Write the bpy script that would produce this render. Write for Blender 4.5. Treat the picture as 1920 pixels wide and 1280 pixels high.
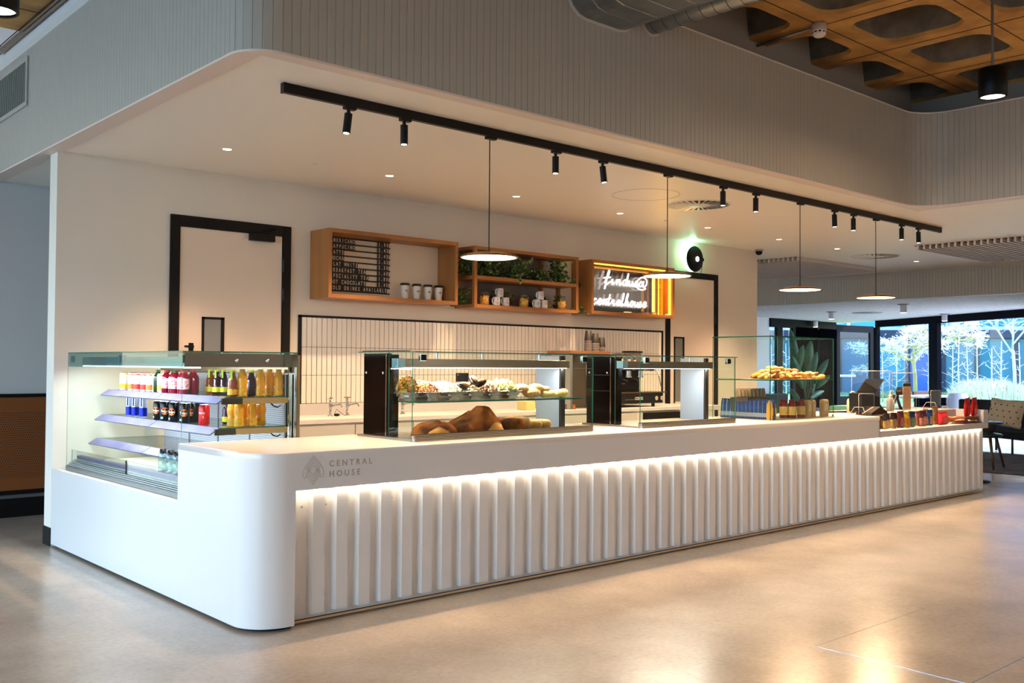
import bpy, bmesh, math, random
from mathutils import Vector, Matrix, Euler
S=bpy.context.scene; COL=S.collection; pi=math.pi
for o in list(bpy.data.objects): bpy.data.objects.remove(o)
# ------------------------------------------------------------------ camera
CX,CY,CZ,FL=-2.2694,-4.4449,1.3536,1821.68
YAW,PIT,ROL=math.radians(41.881),math.radians(1.387),math.radians(.395)
cf=Vector((math.cos(PIT)*math.sin(YAW),math.cos(PIT)*math.cos(YAW),math.sin(PIT)))
_r=Vector((math.cos(YAW),-math.sin(YAW),0)); _u=_r.cross(cf)
cr=math.cos(ROL)*_r+math.sin(ROL)*_u; cu=-math.sin(ROL)*_r+math.cos(ROL)*_u
cd=bpy.data.cameras.new('camera'); cam=bpy.data.objects.new('camera',cd); COL.objects.link(cam)
cd.sensor_width=36; cd.lens=FL/1920*36; cd.clip_end=300; cd.clip_start=.05
m=Matrix.Identity(4)
for i,v in enumerate((cr,cu,-cf)):
    for j in range(3): m[j][i]=v[j]
m.translation=(CX,CY,CZ); cam.matrix_world=m; S.camera=cam
def at(px,py,ax,val):
    "where the sight line through a photo pixel meets a real plane of the room"
    d=cf*FL+cr*(px-960)+cu*(640-py); c=(CX,CY,CZ); i='xyz'.index(ax); t=(val-c[i])/d[i]
    return Vector((CX+d[0]*t,CY+d[1]*t,CZ+d[2]*t))
def far(px,dep,z=0):
    "point at a given distance ahead, for the garden"
    t=(px-960)/FL
    return Vector((CX+dep*(math.sin(YAW)+t*math.cos(YAW)),CY+dep*(math.cos(YAW)-t*math.sin(YAW)),z))
# ------------------------------------------------------------------ light and exposure
S.view_settings.view_transform='Standard'; S.view_settings.look='None'
S.view_settings.gamma=1; S.view_settings.use_curve_mapping=False
S.view_settings.exposure=0.66
S.cycles.use_denoising=True
S.cycles.max_bounces=10; S.cycles.diffuse_bounces=5; S.cycles.glossy_bounces=6
S.cycles.transmission_bounces=8; S.cycles.transparent_max_bounces=32
S.cycles.caustics_reflective=False; S.cycles.caustics_refractive=False
S.cycles.sample_clamp_indirect=4; S.cycles.sample_clamp_direct=0
w=bpy.data.worlds.new('sky'); S.world=w; w.use_nodes=True
nt=w.node_tree; bg=nt.nodes['Background']
sk=nt.nodes.new('ShaderNodeTexSky'); sk.sky_type='NISHITA'; sk.sun_disc=False; sk.sun_elevation=math.radians(32); sk.sun_rotation=math.radians(60)
sk.air_density=1.0; sk.dust_density=2.5; sk.ozone_density=1.5
nt.links.new(sk.outputs[0],bg.inputs[0]); bg.inputs[1].default_value=.95
def lamp(name,kind,loc,energy,col,rot=(0,0,0),**k):
    l=bpy.data.lights.new(name,kind); l.energy=energy; l.color=col
    for a,b in k.items(): setattr(l,a,b)
    o=bpy.data.objects.new(name,l); o.location=loc; o.rotation_euler=rot; COL.objects.link(o); return o
WARM=(1,.64,.37); DAY=(.36,.68,1.0)
lamp('sun','SUN',(20,0,20),5,(1,.94,.86),(math.radians(50),0,math.radians(52)),angle=.01)
# daylight entering by the tall glazing of the hall, left of the counter; the one behind the camera is an added fill
def arealight(name,loc,rot,sx,sy,e,col=DAY): return lamp(name,'AREA',loc,e,col,rot,shape='RECTANGLE',size=sx,size_y=sy)
arealight('window_daylight_left',(-9.2,2.2,1.9),(0,-pi/2,0),3.2,18.5,385)
arealight('front_fill',(3.5,-9.6,2.1),(pi/2,0,0),12,2.6,30,(.95,.95,1))
# ------------------------------------------------------------------ helpers
def lin(c): return tuple(((x/255)/12.92 if x/255<=.04045 else ((x/255+.055)/1.055)**2.4) for x in c)
MATS={}
def M(name,col=(200,200,200),rough=.5,metal=0,emit=0,noise=None,bump=None,coat=0,col2=None,stretch=None,spec=.5,trans=0,alpha=1,sub=0):
    if name in MATS: return MATS[name]
    m=bpy.data.materials.new(name); m.use_nodes=True; n=m.node_tree.nodes; L=m.node_tree.links
    b=n['Principled BSDF']; c=lin(col)+(1,)
    b.inputs['Base Color'].default_value=c; b.inputs['Roughness'].default_value=rough; b.inputs['Metallic'].default_value=metal
    b.inputs['Specular IOR Level'].default_value=spec; b.inputs['Coat Weight'].default_value=coat; b.inputs['Coat Roughness'].default_value=.08
    b.inputs['Transmission Weight'].default_value=trans
    if sub: b.inputs['Subsurface Weight'].default_value=sub; b.inputs['Subsurface Scale'].default_value=.02
    if emit: b.inputs['Emission Color'].default_value=c; b.inputs['Emission Strength'].default_value=emit
    if noise or bump:
        tc=n.new('ShaderNodeTexCoord'); mp=n.new('ShaderNodeMapping'); L.new(tc.outputs['Object'],mp.inputs[0])
        if stretch: mp.inputs['Scale'].default_value=stretch
    if noise:
        t=n.new('ShaderNodeTexNoise'); t.inputs['Scale'].default_value=noise[0]; t.inputs['Detail'].default_value=noise[1] if len(noise)>1 else 4
        L.new(mp.outputs[0],t.inputs[0]); r=n.new('ShaderNodeValToRGB')
        r.color_ramp.elements[0].position=.35; r.color_ramp.elements[1].position=.65
        r.color_ramp.elements[0].color=c; r.color_ramp.elements[1].color=lin(col2 or col)+(1,)
        L.new(t.outputs[0],r.inputs[0]); L.new(r.outputs[0],b.inputs['Base Color'])
    if bump:
        t=n.new('ShaderNodeTexNoise'); t.inputs['Scale'].default_value=bump[0]; t.inputs['Detail'].default_value=3
        L.new(mp.outputs[0],t.inputs[0]); bp=n.new('ShaderNodeBump'); bp.inputs['Strength'].default_value=bump[1]; bp.inputs['Distance'].default_value=.02
        L.new(t.outputs[0],bp.inputs['Height']); L.new(bp.outputs[0],b.inputs['Normal'])
    MATS[name]=m; return m
def glass(name,tint=(245,250,248),ior=1.45,minr=0.0):
    if name in MATS: return MATS[name]
    m=bpy.data.materials.new(name); m.use_nodes=True; n=m.node_tree.nodes; L=m.node_tree.links; n.clear()
    o=n.new('ShaderNodeOutputMaterial'); t=n.new('ShaderNodeBsdfTransparent'); t.inputs[0].default_value=lin(tint)+(1,)
    g=n.new('ShaderNodeBsdfGlossy'); g.inputs['Roughness'].default_value=.02
    # Schlick reflectance from the facing ratio: the same from both sides of a pane
    f=n.new('ShaderNodeLayerWeight'); f.inputs[0].default_value=.5; x=n.new('ShaderNodeMixShader'); r0=max(((ior-1)/(ior+1))**2,minr)
    pw=n.new('ShaderNodeMath'); pw.operation='POWER'; pw.inputs[1].default_value=5
    mx=n.new('ShaderNodeMath'); mx.operation='MULTIPLY_ADD'; mx.inputs[1].default_value=1-r0; mx.inputs[2].default_value=r0; mx.use_clamp=True
    L.new(f.outputs['Facing'],pw.inputs[0]); L.new(pw.outputs[0],mx.inputs[0]); L.new(mx.outputs[0],x.inputs[0]); L.new(t.outputs[0],x.inputs[1]); L.new(g.outputs[0],x.inputs[2]); L.new(x.outputs[0],o.inputs[0])
    MATS[name]=m; return m
class MB:
    def __init__(s): s.v=[]; s.f=[]; s.m=[]; s.sm=[]
    def add(s,vs,fs,m=0,sm=False):
        k=len(s.v); s.v+= [tuple(v) for v in vs]; s.f+=[tuple(i+k for i in f) for f in fs]; s.m+=[m]*len(fs); s.sm+=[sm]*len(fs); return s
    def box(s,a,b,m=0,R=None,c=None):
        x0,y0,z0=a; x1,y1,z1=b
        vs=[Vector(p) for p in ((x0,y0,z0),(x1,y0,z0),(x1,y1,z0),(x0,y1,z0),(x0,y0,z1),(x1,y0,z1),(x1,y1,z1),(x0,y1,z1))]
        if R is not None:
            c=Vector(c) if c is not None else sum(vs,Vector())/8; vs=[R@(v-c)+c for v in vs]
        return s.add(vs,[(0,3,2,1),(4,5,6,7),(0,1,5,4),(1,2,6,5),(2,3,7,6),(3,0,4,7)],m)
    def cb(s,c,d,m=0,rz=0,rx=0,ry=0):
        c=Vector(c); d=Vector(d)/2; R=Euler((rx,ry,rz)).to_matrix()
        return s.box(c-d,c+d,m,R,c)
    def cyl(s,p0,p1,r0,r1=None,n=16,m=0,caps=True,sm=True):
        p0=Vector(p0); p1=Vector(p1); r1=r0 if r1 is None else r1; d=(p1-p0).normalized()
        a=d.orthogonal().normalized(); b=d.cross(a); vs=[]
        for p,r in ((p0,r0),(p1,r1)):
            for i in range(n):
                t=2*pi*i/n; vs.append(p+r*(math.cos(t)*a+math.sin(t)*b))
        s.add(vs,[(i,(i+1)%n,n+(i+1)%n,n+i) for i in range(n)],m,sm)
        if caps: s.add(vs,[tuple(range(n))[::-1],tuple(range(n,2*n))],m)
        return s
    def lathe(s,prof,at=(0,0,0),n=20,m=0,sm=True,ms=None,axis=None):
        at=Vector(at); R=axis or Matrix.Identity(3); base=len(s.v)
        for r,z in prof:
            for i in range(n):
                t=2*pi*i/n; s.v.append(tuple(at+R@Vector((r*math.cos(t),r*math.sin(t),z))))
        for k in range(len(prof)-1):
            for i in range(n):
                j=(i+1)%n; s.f.append((base+k*n+i,base+k*n+j,base+(k+1)*n+j,base+(k+1)*n+i)); s.m.append(ms[k] if ms else m); s.sm.append(sm)
        return s
    def prism(s,poly,z0,z1,m=0,mt=None,sm=False):
        n=len(poly); vs=[(x,y,z0) for x,y in poly]+[(x,y,z1) for x,y in poly]
        s.add(vs,[(i,(i+1)%n,n+(i+1)%n,n+i) for i in range(n)],m,sm)
        return s.add(vs,[tuple(range(n))[::-1],tuple(range(n,2*n))],m if mt is None else mt)
    def tube(s,pts,r,n=8,m=0,closed=False):
        pts=[Vector(p) for p in pts]; N=len(pts); rs=r if isinstance(r,(list,tuple)) else [r]*N; vs=[]; a=None
        for i,p in enumerate(pts):
            q0=pts[i-1] if i or closed else p; q1=pts[(i+1)%N] if i<N-1 or closed else p
            d=(q1-q0); d=d.normalized() if d.length>1e-9 else Vector((0,0,1))
            if a is None: a=d.orthogonal().normalized()
            else:
                a=a-a.dot(d)*d; a=a.normalized() if a.length>1e-6 else d.orthogonal().normalized()
            b=d.cross(a)
            for k in range(n):
                t=2*pi*k/n; vs.append(p+rs[i]*(math.cos(t)*a+math.sin(t)*b))
        fs=[]
        for i in range(N if closed else N-1):
            j=(i+1)%N
            for k in range(n): l=(k+1)%n; fs.append((i*n+k,i*n+l,j*n+l,j*n+k))
        if not closed: fs+= [tuple(range(n))[::-1],tuple(range((N-1)*n,N*n))]
        return s.add(vs,fs,m,True)
    def blob(s,c,r,m=0,n=8,rings=5,jit=0,R=None,rnd=random,sm=True,bend=0):
        c=Vector(c); R=R or Matrix.Identity(3); vs=[c+R@Vector((0,0,-r[2]))]
        for i in range(1,rings):
            ph=pi*i/rings
            for k in range(n):
                t=2*pi*k/n; j=1+jit*(rnd.random()-.5)*2
                p=Vector((r[0]*math.sin(ph)*math.cos(t),r[1]*math.sin(ph)*math.sin(t),-r[2]*math.cos(ph)))*j
                if bend: p.y+=bend*(p.x/r[0])**2
                vs.append(c+R@p)
        vs.append(c+R@Vector((0,0,r[2]))); fs=[]; T=len(vs)-1
        for k in range(n): fs.append((0,1+(k+1)%n,1+k)); fs.append((T,T-n+k,T-n+(k+1)%n))
        for i in range(rings-2):
            for k in range(n): a=1+i*n+k; b=1+i*n+(k+1)%n; fs.append((a,b,b+n,a+n))
        return s.add(vs,fs,m,sm)
    def mesh(s,name,mats):
        me=bpy.data.meshes.new(name); me.from_pydata(s.v,[],s.f)
        for x in (mats if isinstance(mats,(list,tuple)) else [mats]): me.materials.append(x)
        me.polygons.foreach_set('material_index',s.m); me.polygons.foreach_set('use_smooth',s.sm); me.update(); return me
    def build(s,name,mats,parent=None,bevel=0,local=False,recalc=True):
        me=s.mesh(name,mats)
        if recalc:
            b=bmesh.new(); b.from_mesh(me); bmesh.ops.recalc_face_normals(b,faces=b.faces); b.to_mesh(me); b.free()
        return link(name,me,parent,bevel,local)
WPOS={}
def link(name,data,parent=None,bevel=0,local=False):
    o=bpy.data.objects.new(name,data); COL.objects.link(o); off=Vector((0,0,0))
    if parent is not None:
        o.parent=parent
        if not local: off=-WPOS.get(parent.name,Vector((0,0,0)))
    o.location=off; WPOS[o.name]=WPOS.get(parent.name,Vector((0,0,0)))+off if parent is not None else Vector((0,0,0))
    if bevel:
        b=o.modifiers.new('bevel','BEVEL'); b.width=bevel; b.segments=2; b.limit_method='ANGLE'; b.angle_limit=.6
    return o
def tag(o,label=None,cat=None,group=None,kind=None):
    if label: o['label']=label
    if cat: o['category']=cat
    if group: o['group']=group
    if kind: o['kind']=kind
    return o
def thing(name,loc,label,cat,group=None,rz=0):
    o=bpy.data.objects.new(name,None); o.empty_display_size=.1; COL.objects.link(o); o.location=loc; o.rotation_euler.z=rz
    WPOS[o.name]=Vector(loc); return tag(o,label,cat,group)
def struct(name,mb,mats,bevel=0): return tag(mb.build(name,mats,None,bevel),kind='structure')
def dup(o,loc=None,rz=None,label=None,rot=None,parent=None):
    c=o.copy(); COL.objects.link(c)
    if parent: c.parent=parent
    if loc is not None: c.location=loc
    if rz is not None: c.rotation_euler.z=rz
    if rot is not None: c.rotation_euler=rot
    if label: c['label']=label
    for k in list(o.children): dup(k,parent=c)
    return c
def text(name,body,size,loc,rot,mat,parent=None,ext=.001,align='LEFT',sx=1,sp=1.0,bend=None,bold=0):
    cu_=bpy.data.curves.new(name,'FONT'); cu_.body=body; cu_.size=size; cu_.extrude=ext; cu_.align_x=align; cu_.space_character=sp; cu_.offset=bold
    cu_.resolution_u=3; o=bpy.data.objects.new(name,cu_); COL.objects.link(o)
    dg=bpy.context.evaluated_depsgraph_get(); me=bpy.data.meshes.new_from_object(o.evaluated_get(dg)); bpy.data.objects.remove(o)
    me.materials.clear(); me.materials.append(mat)
    R=rot if isinstance(rot,Matrix) else Euler(rot).to_matrix(); loc=Vector(loc)
    for v in me.vertices:
        p=v.co.copy(); p.x*=sx
        if bend: a=p.x/bend; p=Vector((math.sin(a)*(bend+p.z),p.y,math.cos(a)*(bend+p.z)-bend))
        v.co=R@p+loc
    return link(name,me,parent)
FRONT=(pi/2,0,0)     # text facing -y
LEFTF=(pi/2,0,-pi/2) # text facing -x
ORD=['first','second','third','fourth','fifth','sixth','seventh','eighth','ninth','tenth','eleventh','twelfth','thirteenth','fourteenth','fifteenth','sixteenth','seventeenth','eighteenth','nineteenth','twentieth']
RN=random.Random(7)
# ------------------------------------------------------------------ materials
white_wall=M('white_wall_paint',(224,218,208),.6,bump=(60,.02))
soffit_white=M('soffit_paint',(248,243,234),.45)
clad=M('cladding_paint',(172,170,162),.45)
solid_white=M('white_solid_surface',(222,222,222),.22,spec=.5)
black=M('black_paint',(7,7,8),.45,spec=.2); matt_black=M('matt_black',(6,6,7),.6,spec=.2); gloss_black=M('black_glass',(4,4,6),.12,spec=.18)
steel=M('brushed_steel',(190,190,192),.28,1,bump=(40,.04),stretch=(1,1,30)); chrome=M('chrome',(225,225,228),.08,1)
G=glass('clear_glass',(250,254,252),1.27); Gedge=M('glass_edge_green',(16,104,84),.15,trans=.2)
oak=M('oak_veneer',(158,106,56),.42,noise=(6,6),col2=(130,82,38),stretch=(1,1,.12),bump=(30,.03))
oak_h=M('oak_veneer_horizontal',(158,106,56),.42,noise=(6,6),col2=(130,82,38),stretch=(.12,1,1),bump=(30,.03))
galv=M('galvanised_steel',(150,156,158),.3,.9,noise=(5,3),col2=(126,132,136))
conc=M('board_marked_concrete',(196,150,84),.75,noise=(3,8),col2=(150,108,56),bump=(25,.25))
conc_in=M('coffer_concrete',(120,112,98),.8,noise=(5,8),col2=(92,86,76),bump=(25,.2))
# ================================================================== STRUCTURE
D=3.1445; ZC=2.9216; BX=-.086; BY=-.054; RX=7.03; ZT=3.81; ZW=4.1; XE=9.0
# ---- floor: polished concrete
fm=bpy.data.materials.new('polished_concrete'); fm.use_nodes=True; n=fm.node_tree.nodes; L=fm.node_tree.links; b=n['Principled BSDF']
tc=n.new('ShaderNodeTexCoord'); t1=n.new('ShaderNodeTexNoise'); t1.inputs['Scale'].default_value=1.3; t1.inputs['Detail'].default_value=8; t1.inputs['Roughness'].default_value=.65
t2=n.new('ShaderNodeTexNoise'); t2.inputs['Scale'].default_value=38; t2.inputs['Detail'].default_value=6
L.new(tc.outputs['Object'],t1.inputs[0]); L.new(tc.outputs['Object'],t2.inputs[0])
r1=n.new('ShaderNodeValToRGB'); r1.color_ramp.elements[0].color=lin((162,152,140))+(1,); r1.color_ramp.elements[1].color=lin((184,174,161))+(1,); r1.color_ramp.elements[0].position=.35; r1.color_ramp.elements[1].position=.66
r2=n.new('ShaderNodeValToRGB'); r2.color_ramp.elements[0].color=(.88,.88,.88,1); r2.color_ramp.elements[1].color=(1,1,1,1); r2.color_ramp.elements[0].position=.32; r2.color_ramp.elements[1].position=.6
mx=n.new('ShaderNodeMix'); mx.data_type='RGBA'; mx.blend_type='MULTIPLY'; mx.inputs[0].default_value=1
L.new(t1.outputs[0],r1.inputs[0]); L.new(t2.outputs[0],r2.inputs[0]); L.new(r1.outputs[0],mx.inputs[6]); L.new(r2.outputs[0],mx.inputs[7]); L.new(mx.outputs[2],b.inputs['Base Color'])
rr=n.new('ShaderNodeMapRange'); rr.inputs[3].default_value=.17; rr.inputs[4].default_value=.30; L.new(t1.outputs[0],rr.inputs[0]); L.new(rr.outputs[0],b.inputs['Roughness'])
b.inputs['Specular IOR Level'].default_value=.75
FX0,FX1,FY0,FY1=-9.5,21.6,-10,14
hx0,hx1,hy0,hy1=2.0,3.15,-2.64,-1.9
# floor with a recess for the access cover
mb=MB()
for a,c in (((FX0,FY0),(hx0,FY1)),((hx1,FY0),(FX1,FY1)),((hx0,FY0),(hx1,hy0)),((hx0,hy1),(hx1,FY1))): mb.box((a[0],a[1],-.2),(c[0],c[1],0))
mb.box((hx0,hy0,-.2),(hx1,hy1,-.02)); floor=struct('floor',mb,fm)
MB().box((hx0+.006,hy0+.006,-.02),(hx1-.006,hy1-.005,.0015)).build('access_cover',fm,floor)
alu=M('aluminium_edge',(205,210,215),.25,1)
MB().box((hx0,hy0,-.02),(hx0+.004,hy1,.002)).box((hx0,hy0,-.02),(hx1,hy0+.004,.002)).build('cover_edge',alu,floor)
# ---- back wall behind the counter, its black skirting
mb=MB().box((0,D,0),(XE,D+.165,ZC+.05)); wall_back=struct('wall_back',mb,white_wall)
sk_=MB().box((-.006,D+.0,0),(.0,D+.171,.135)); struct('baseboard_left',sk_,matt_black)
# ---- wall beyond, to the left, with perforated panels
YL=4.80
struct('wall_left_far',MB().box((-1.0,YL,0),(9,YL+.15,ZC+.05)),M('grey_wall',(196,200,206),.6))
perf=M('perforated_timber',(124,68,22),.55)
m=perf; n=m.node_tree.nodes; L=m.node_tree.links; b=n['Principled BSDF']
tc=n.new('ShaderNodeTexCoord'); sp=n.new('ShaderNodeSeparateXYZ'); L.new(tc.outputs['Object'],sp.inputs[0])
P_=.0195
def mth(op,a,b_=None,c_=None):
    q=n.new('ShaderNodeMath'); q.operation=op
    for i,x in enumerate((a,b_,c_)):
        if x is None: continue
        if isinstance(x,(int,float)): q.inputs[i].default_value=x
        else: L.new(x,q.inputs[i])
    return q.outputs[0]
row=mth('FLOOR',mth('DIVIDE',sp.outputs[2],P_)); off=mth('MULTIPLY',mth('MODULO',row,2),.5)
u=mth('SUBTRACT',mth('FRACT',mth('ADD',mth('DIVIDE',sp.outputs[0],P_),off)),.5); v=mth('SUBTRACT',mth('FRACT',mth('DIVIDE',sp.outputs[2],P_)),.5)
dd=mth('SQRT',mth('ADD',mth('MULTIPLY',u,u),mth('MULTIPLY',v,v))); hole=mth('LESS_THAN',dd,.24)
inz=mth('MULTIPLY',mth('GREATER_THAN',sp.outputs[2],.34),mth('LESS_THAN',sp.outputs[2],.92)); hole=mth('MULTIPLY',hole,inz)
mx=n.new('ShaderNodeMix'); mx.data_type='RGBA'; L.new(hole,mx.inputs[0]); mx.inputs[6].default_value=lin((124,68,22))+(1,); mx.inputs[7].default_value=(.01,.006,.003,1); L.new(mx.outputs[2],b.inputs['Base Color'])
zt=at(40,738,'y',YL-.05)[2]; zb_=.17
wp=thing('wall_panel',(-.3,YL-.03,0),'brown perforated panel in a black frame on the grey wall at the far left','wall panel')
for i,(a,c) in enumerate(((-.96,-.35),(-.3,.62))):
    MB().box((a,YL-.05,.235),(c,YL-.03,zt-.03)).build('perforated_board',perf,wp,bevel=.002)
MB().box((-1.0,YL-.055,zt-.03),(.66,YL-.0005,zt)).box((-1.0,YL-.055,.2),(.66,YL-.0005,.235)).box((.62,YL-.055,.2),(.66,YL-.0005,zt)).build('frame',matt_black,wp)
struct('baseboard_back',MB().box((-1.0,YL-.03,0),(9,YL-.0005,.165)),matt_black)
struct('trim_1',MB().box((-1.0,YL-.035,.165),(.7,YL-.0005,.195)),M('grey_strip',(110,112,115),.4,.6))
# ---- soffit ceiling over the counter and the seating beyond
zz=ZC
mb=MB().box((BX+.12,.04,zz),(XE+4.1,9,zz+.2)).box((RX+.12,-6,zz),(XE+4.1,.04,zz+.2))
ceil=struct('ceiling',mb,soffit_white)
# border strip of the soffit, a touch lower, mitred round the rounded cladding above
def arc(cx,cy,r,a0,a1,n=10): return [(cx+r*math.cos(a0+(a1-a0)*i/n),cy+r*math.sin(a0+(a1-a0)*i/n)) for i in range(n+1)]
rr_=.2; r2_=.32
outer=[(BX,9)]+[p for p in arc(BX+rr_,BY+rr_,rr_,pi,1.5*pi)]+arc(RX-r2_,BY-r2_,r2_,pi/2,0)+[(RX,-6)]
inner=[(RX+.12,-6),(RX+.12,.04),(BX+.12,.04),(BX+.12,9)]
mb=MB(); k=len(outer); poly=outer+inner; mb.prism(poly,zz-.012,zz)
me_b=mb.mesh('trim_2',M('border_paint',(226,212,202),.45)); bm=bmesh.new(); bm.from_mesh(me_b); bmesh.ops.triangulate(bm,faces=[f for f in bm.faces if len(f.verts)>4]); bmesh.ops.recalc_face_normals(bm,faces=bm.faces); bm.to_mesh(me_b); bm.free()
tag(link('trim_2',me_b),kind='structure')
# ---- clad upstand: backing walls and separate vertical boards
path=[(BX,5.2)]+arc(BX+rr_,BY+rr_,rr_,pi,1.5*pi)+arc(RX-r2_,BY-r2_,r2_,pi/2,0)+[(RX,-3.2)]
def offs(path,d):
    out=[]
    for i,p in enumerate(path):
        a=Vector(path[max(i-1,0)]); c=Vector(path[min(i+1,len(path)-1)]); t=(c-a).normalized(); nrm=Vector((-t[1],t[0])); out.append(tuple(Vector(p)+nrm*d))
    return out
ZB=ZC
groove=M('groove_paint',(200,198,190),.6)
def wallpiece(name,i0,i1):
    ps=path[i0:i1+1]; ps=offs(path,.0042)[i0:i1+1]; pb=offs(path,.11)[i0:i1+1]
    mb=MB()
    for a in range(len(ps)-1):
        q=[ps[a],ps[a+1],pb[a+1],pb[a]]; mb.prism(q,ZC+.01,ZT)
    return struct(name,mb,groove)
wall_left=wallpiece('wall_left',0,1); wall_front=wallpiece('wall_front',1,12); wall_right=wallpiece('wall_right',12,len(path)-1)
# boards
PW=.0508; h=(ZT-ZB)
pb=MB(); g=.0007
prof=[(-PW/2+g,.005),(-PW/2+g,.0022),(-PW/2+g+.0022,0),(PW/2-g-.0022,0),(PW/2-g,.0022),(PW/2-g,.005)]
pb.prism(prof,0,h); plank_me=pb.mesh('plank',clad)
bm=bmesh.new(); bm.from_mesh(plank_me); bmesh.ops.recalc_face_normals(bm,faces=bm.faces); bm.to_mesh(plank_me); bm.free()
def run(parent,pts,start=0,count=None):
    seg=[]; tot=0
    for a,c in zip(pts,pts[1:]):
        l=(Vector(c)-Vector(a)).length; seg.append((tot,l,a,c)); tot+=l
    s=start+PW/2; k=0
    while s<tot and (count is None or k<count):
        for t0,l,a,c in seg:
            if t0<=s<=t0+l+1e-9:
                a=Vector(a); c=Vector(c); p=a+(c-a)*((s-t0)/l); d=(c-a).normalized(); break
        o=link('plank',plank_me,parent); o.location=(p[0],p[1],ZB); o.rotation_euler.z=math.atan2(d[1],d[0]); s+=PW; k+=1
    return k
_l=path[0][1]-path[1][1]; run(wall_left,[path[0],path[1]],_l-int(_l/PW)*PW-1e-5); run(wall_front,path[1:13]); run(wall_right,path[12:])
# ledge caps on the upstand
cap=M('ledge_paint',(214,214,210),.5)
mb=MB(); pc=offs(path,-.004); pd=offs(path,.36)
mb=MB().box((BX-.006,BY+rr_,ZT-.045),(.1,5.2,ZT+.012)).box((BX+rr_,BY-.003,ZT),(RX-r2_,.3,ZT+.012)).box((RX-.003,-3.2,ZT),(7.6,BY-r2_,ZT+.012))
mb.prism(arc(BX+rr_,BY+rr_,rr_+.003,pi,1.5*pi)+[(BX+rr_,.3),(.1,.3),(.1,BY+rr_)],ZT,ZT+.012)
q=arc(RX-r2_,BY-r2_,r2_-.003,pi/2,0)
mb.prism(q+[(7.6,BY-r2_),(7.6,.3),(RX-r2_,.3)],ZT,ZT+.012)
struct('trim_3',mb,cap)
# upper walls set back behind the ledge
uw=M('upper_wall_paint',(172,164,154),.6); XU=.06; YU=.27; XR=7.52
struct('wall_upper_front',MB().box((XU,YU,ZT+.012),(XR+.2,YU+.15,4.7)),uw)
struct('wall_upper_left',MB().box((XU,YU+.15,ZT+.012),(XU+.15,6,4.7)),M('upper_wall_white',(226,224,224),.6))
struct('wall_upper_right',MB().box((XR,-7,ZT),(XR+.15,YU,4.7)),uw)
# ---- waffle slab: ribs, fillet-cornered coffers, formwork joints
PX,PY=.965,.965; OW=.715; x_first=4.355-4*PX  # centre of a coffer in x
ccx=[5.2275+.965*k for k in range(-4,3)]
ccy=[-.80-.965*k for k in range(-1,6)]
def rrect(cx,cy,w,h_,r,n=4):
    out=[]
    for (sx,sy,a0) in ((1,1,0),(-1,1,pi/2),(-1,-1,pi),(1,-1,1.5*pi)):
        X=cx+sx*(w/2-r); Y=cy+sy*(h_/2-r)
        for i in range(n+1): a=a0+pi/2*i/n; out.append((X+r*math.cos(a),Y+r*math.sin(a)))
    return out
mb=MB(); ylim=YU+.02
for cx in ccx:
    for cy in ccy:
        # soffit ring around the opening + sloping sides + top
        ring=rrect(cx,cy,OW,OW,.17); N=len(ring)
        top=rrect(cx,cy,OW-.14,OW-.14,.12); sq=[]
        for (x,y) in ring:
            dx,dy=x-cx,y-cy; s_=max(abs(dx),abs(dy)); sq.append((cx+dx/s_*PX/2,cy+dy/s_*PY/2))
        vs=[(x,y,ZW) for x,y in sq]+[(x,y,ZW) for x,y in ring]+[(x,y,ZW+.03) for x,y in rrect(cx,cy,OW-.03,OW-.03,.165)]+[(x,y,ZW+.36) for x,y in top]
        def yc(v): return (v[0],min(v[1],YU+.1),v[2])
        fs=[]
        for i in range(N):
            j=(i+1)%N
            fs.append((i,j,N+j,N+i))
        mb.add(vs,fs,0)
        mb.add(vs,[(N+i,N+(i+1)%N,2*N+(i+1)%N,2*N+i) for i in range(N)],0,True)
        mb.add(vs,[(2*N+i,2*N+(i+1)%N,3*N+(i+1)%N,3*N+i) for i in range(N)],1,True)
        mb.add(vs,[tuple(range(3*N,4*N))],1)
x0=ccx[0]-PX/2; x1=ccx[-1]+PX/2; y1=ccy[0]+PY/2; y0=ccy[-1]+PY/2-PY
mb.box((-9,-8,ZW),(x0,YU+4,ZW+.2)); mb.box((x1,-8,ZW),(8,1,ZW+.2)); mb.box((x0,-8,ZW),(x1,y0,ZW+.2))
mb.box((-9,-9,ZW+.37),(9,YU+6,ZW+.5))
slab=struct('ceiling_slab',mb,[conc,conc_in])
# formwork joints: thin raised fins
mb=MB(); 
for k,cx in enumerate(ccx):
    mb.box((cx+PX/2-.003,y0,ZW-.004),(cx+PX/2+.003,y1-.6,ZW+.001))
for cy in ccy[1:]:
    mb.box((x0,cy+PY/2-.003,ZW-.004),(x1,cy+PY/2+.003,ZW+.001))
for k in range(12): mb.box((-9,-4+k*1.1,ZW-.004),(x0,-4+k*1.1+.006,ZW+.001))
for k in range(6): mb.box((-6+k*1.2,-8,ZW-.004),(-6+k*1.2+.006,5,ZW+.001))
struct('trim_4',mb,M('joint_dark',(60,48,34),.9))
# hall walls outside the view that bounce the light
struct('wall_hall_back',MB().box((-9.5,-10.1,0),(13,-10,ZW+.4)),M('hall_wall',(200,186,168),.7))
struct('wall_hall_left',MB().box((-9.6,-10.1,0),(-9.45,-7.2,ZW+.5)).box((-9.6,11.6,0),(-9.45,14,ZW+.5)).box((-9.6,-7.2,3.6),(-9.45,11.6,ZW+.5)).box((-9.6,14,3.3),(0,14.1,ZW+.5)),M('hall_wall'))
struct('roof',MB().box((-9.6,-10.1,4.62),(13.2,14.1,4.75)),M('hall_wall'))
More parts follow.
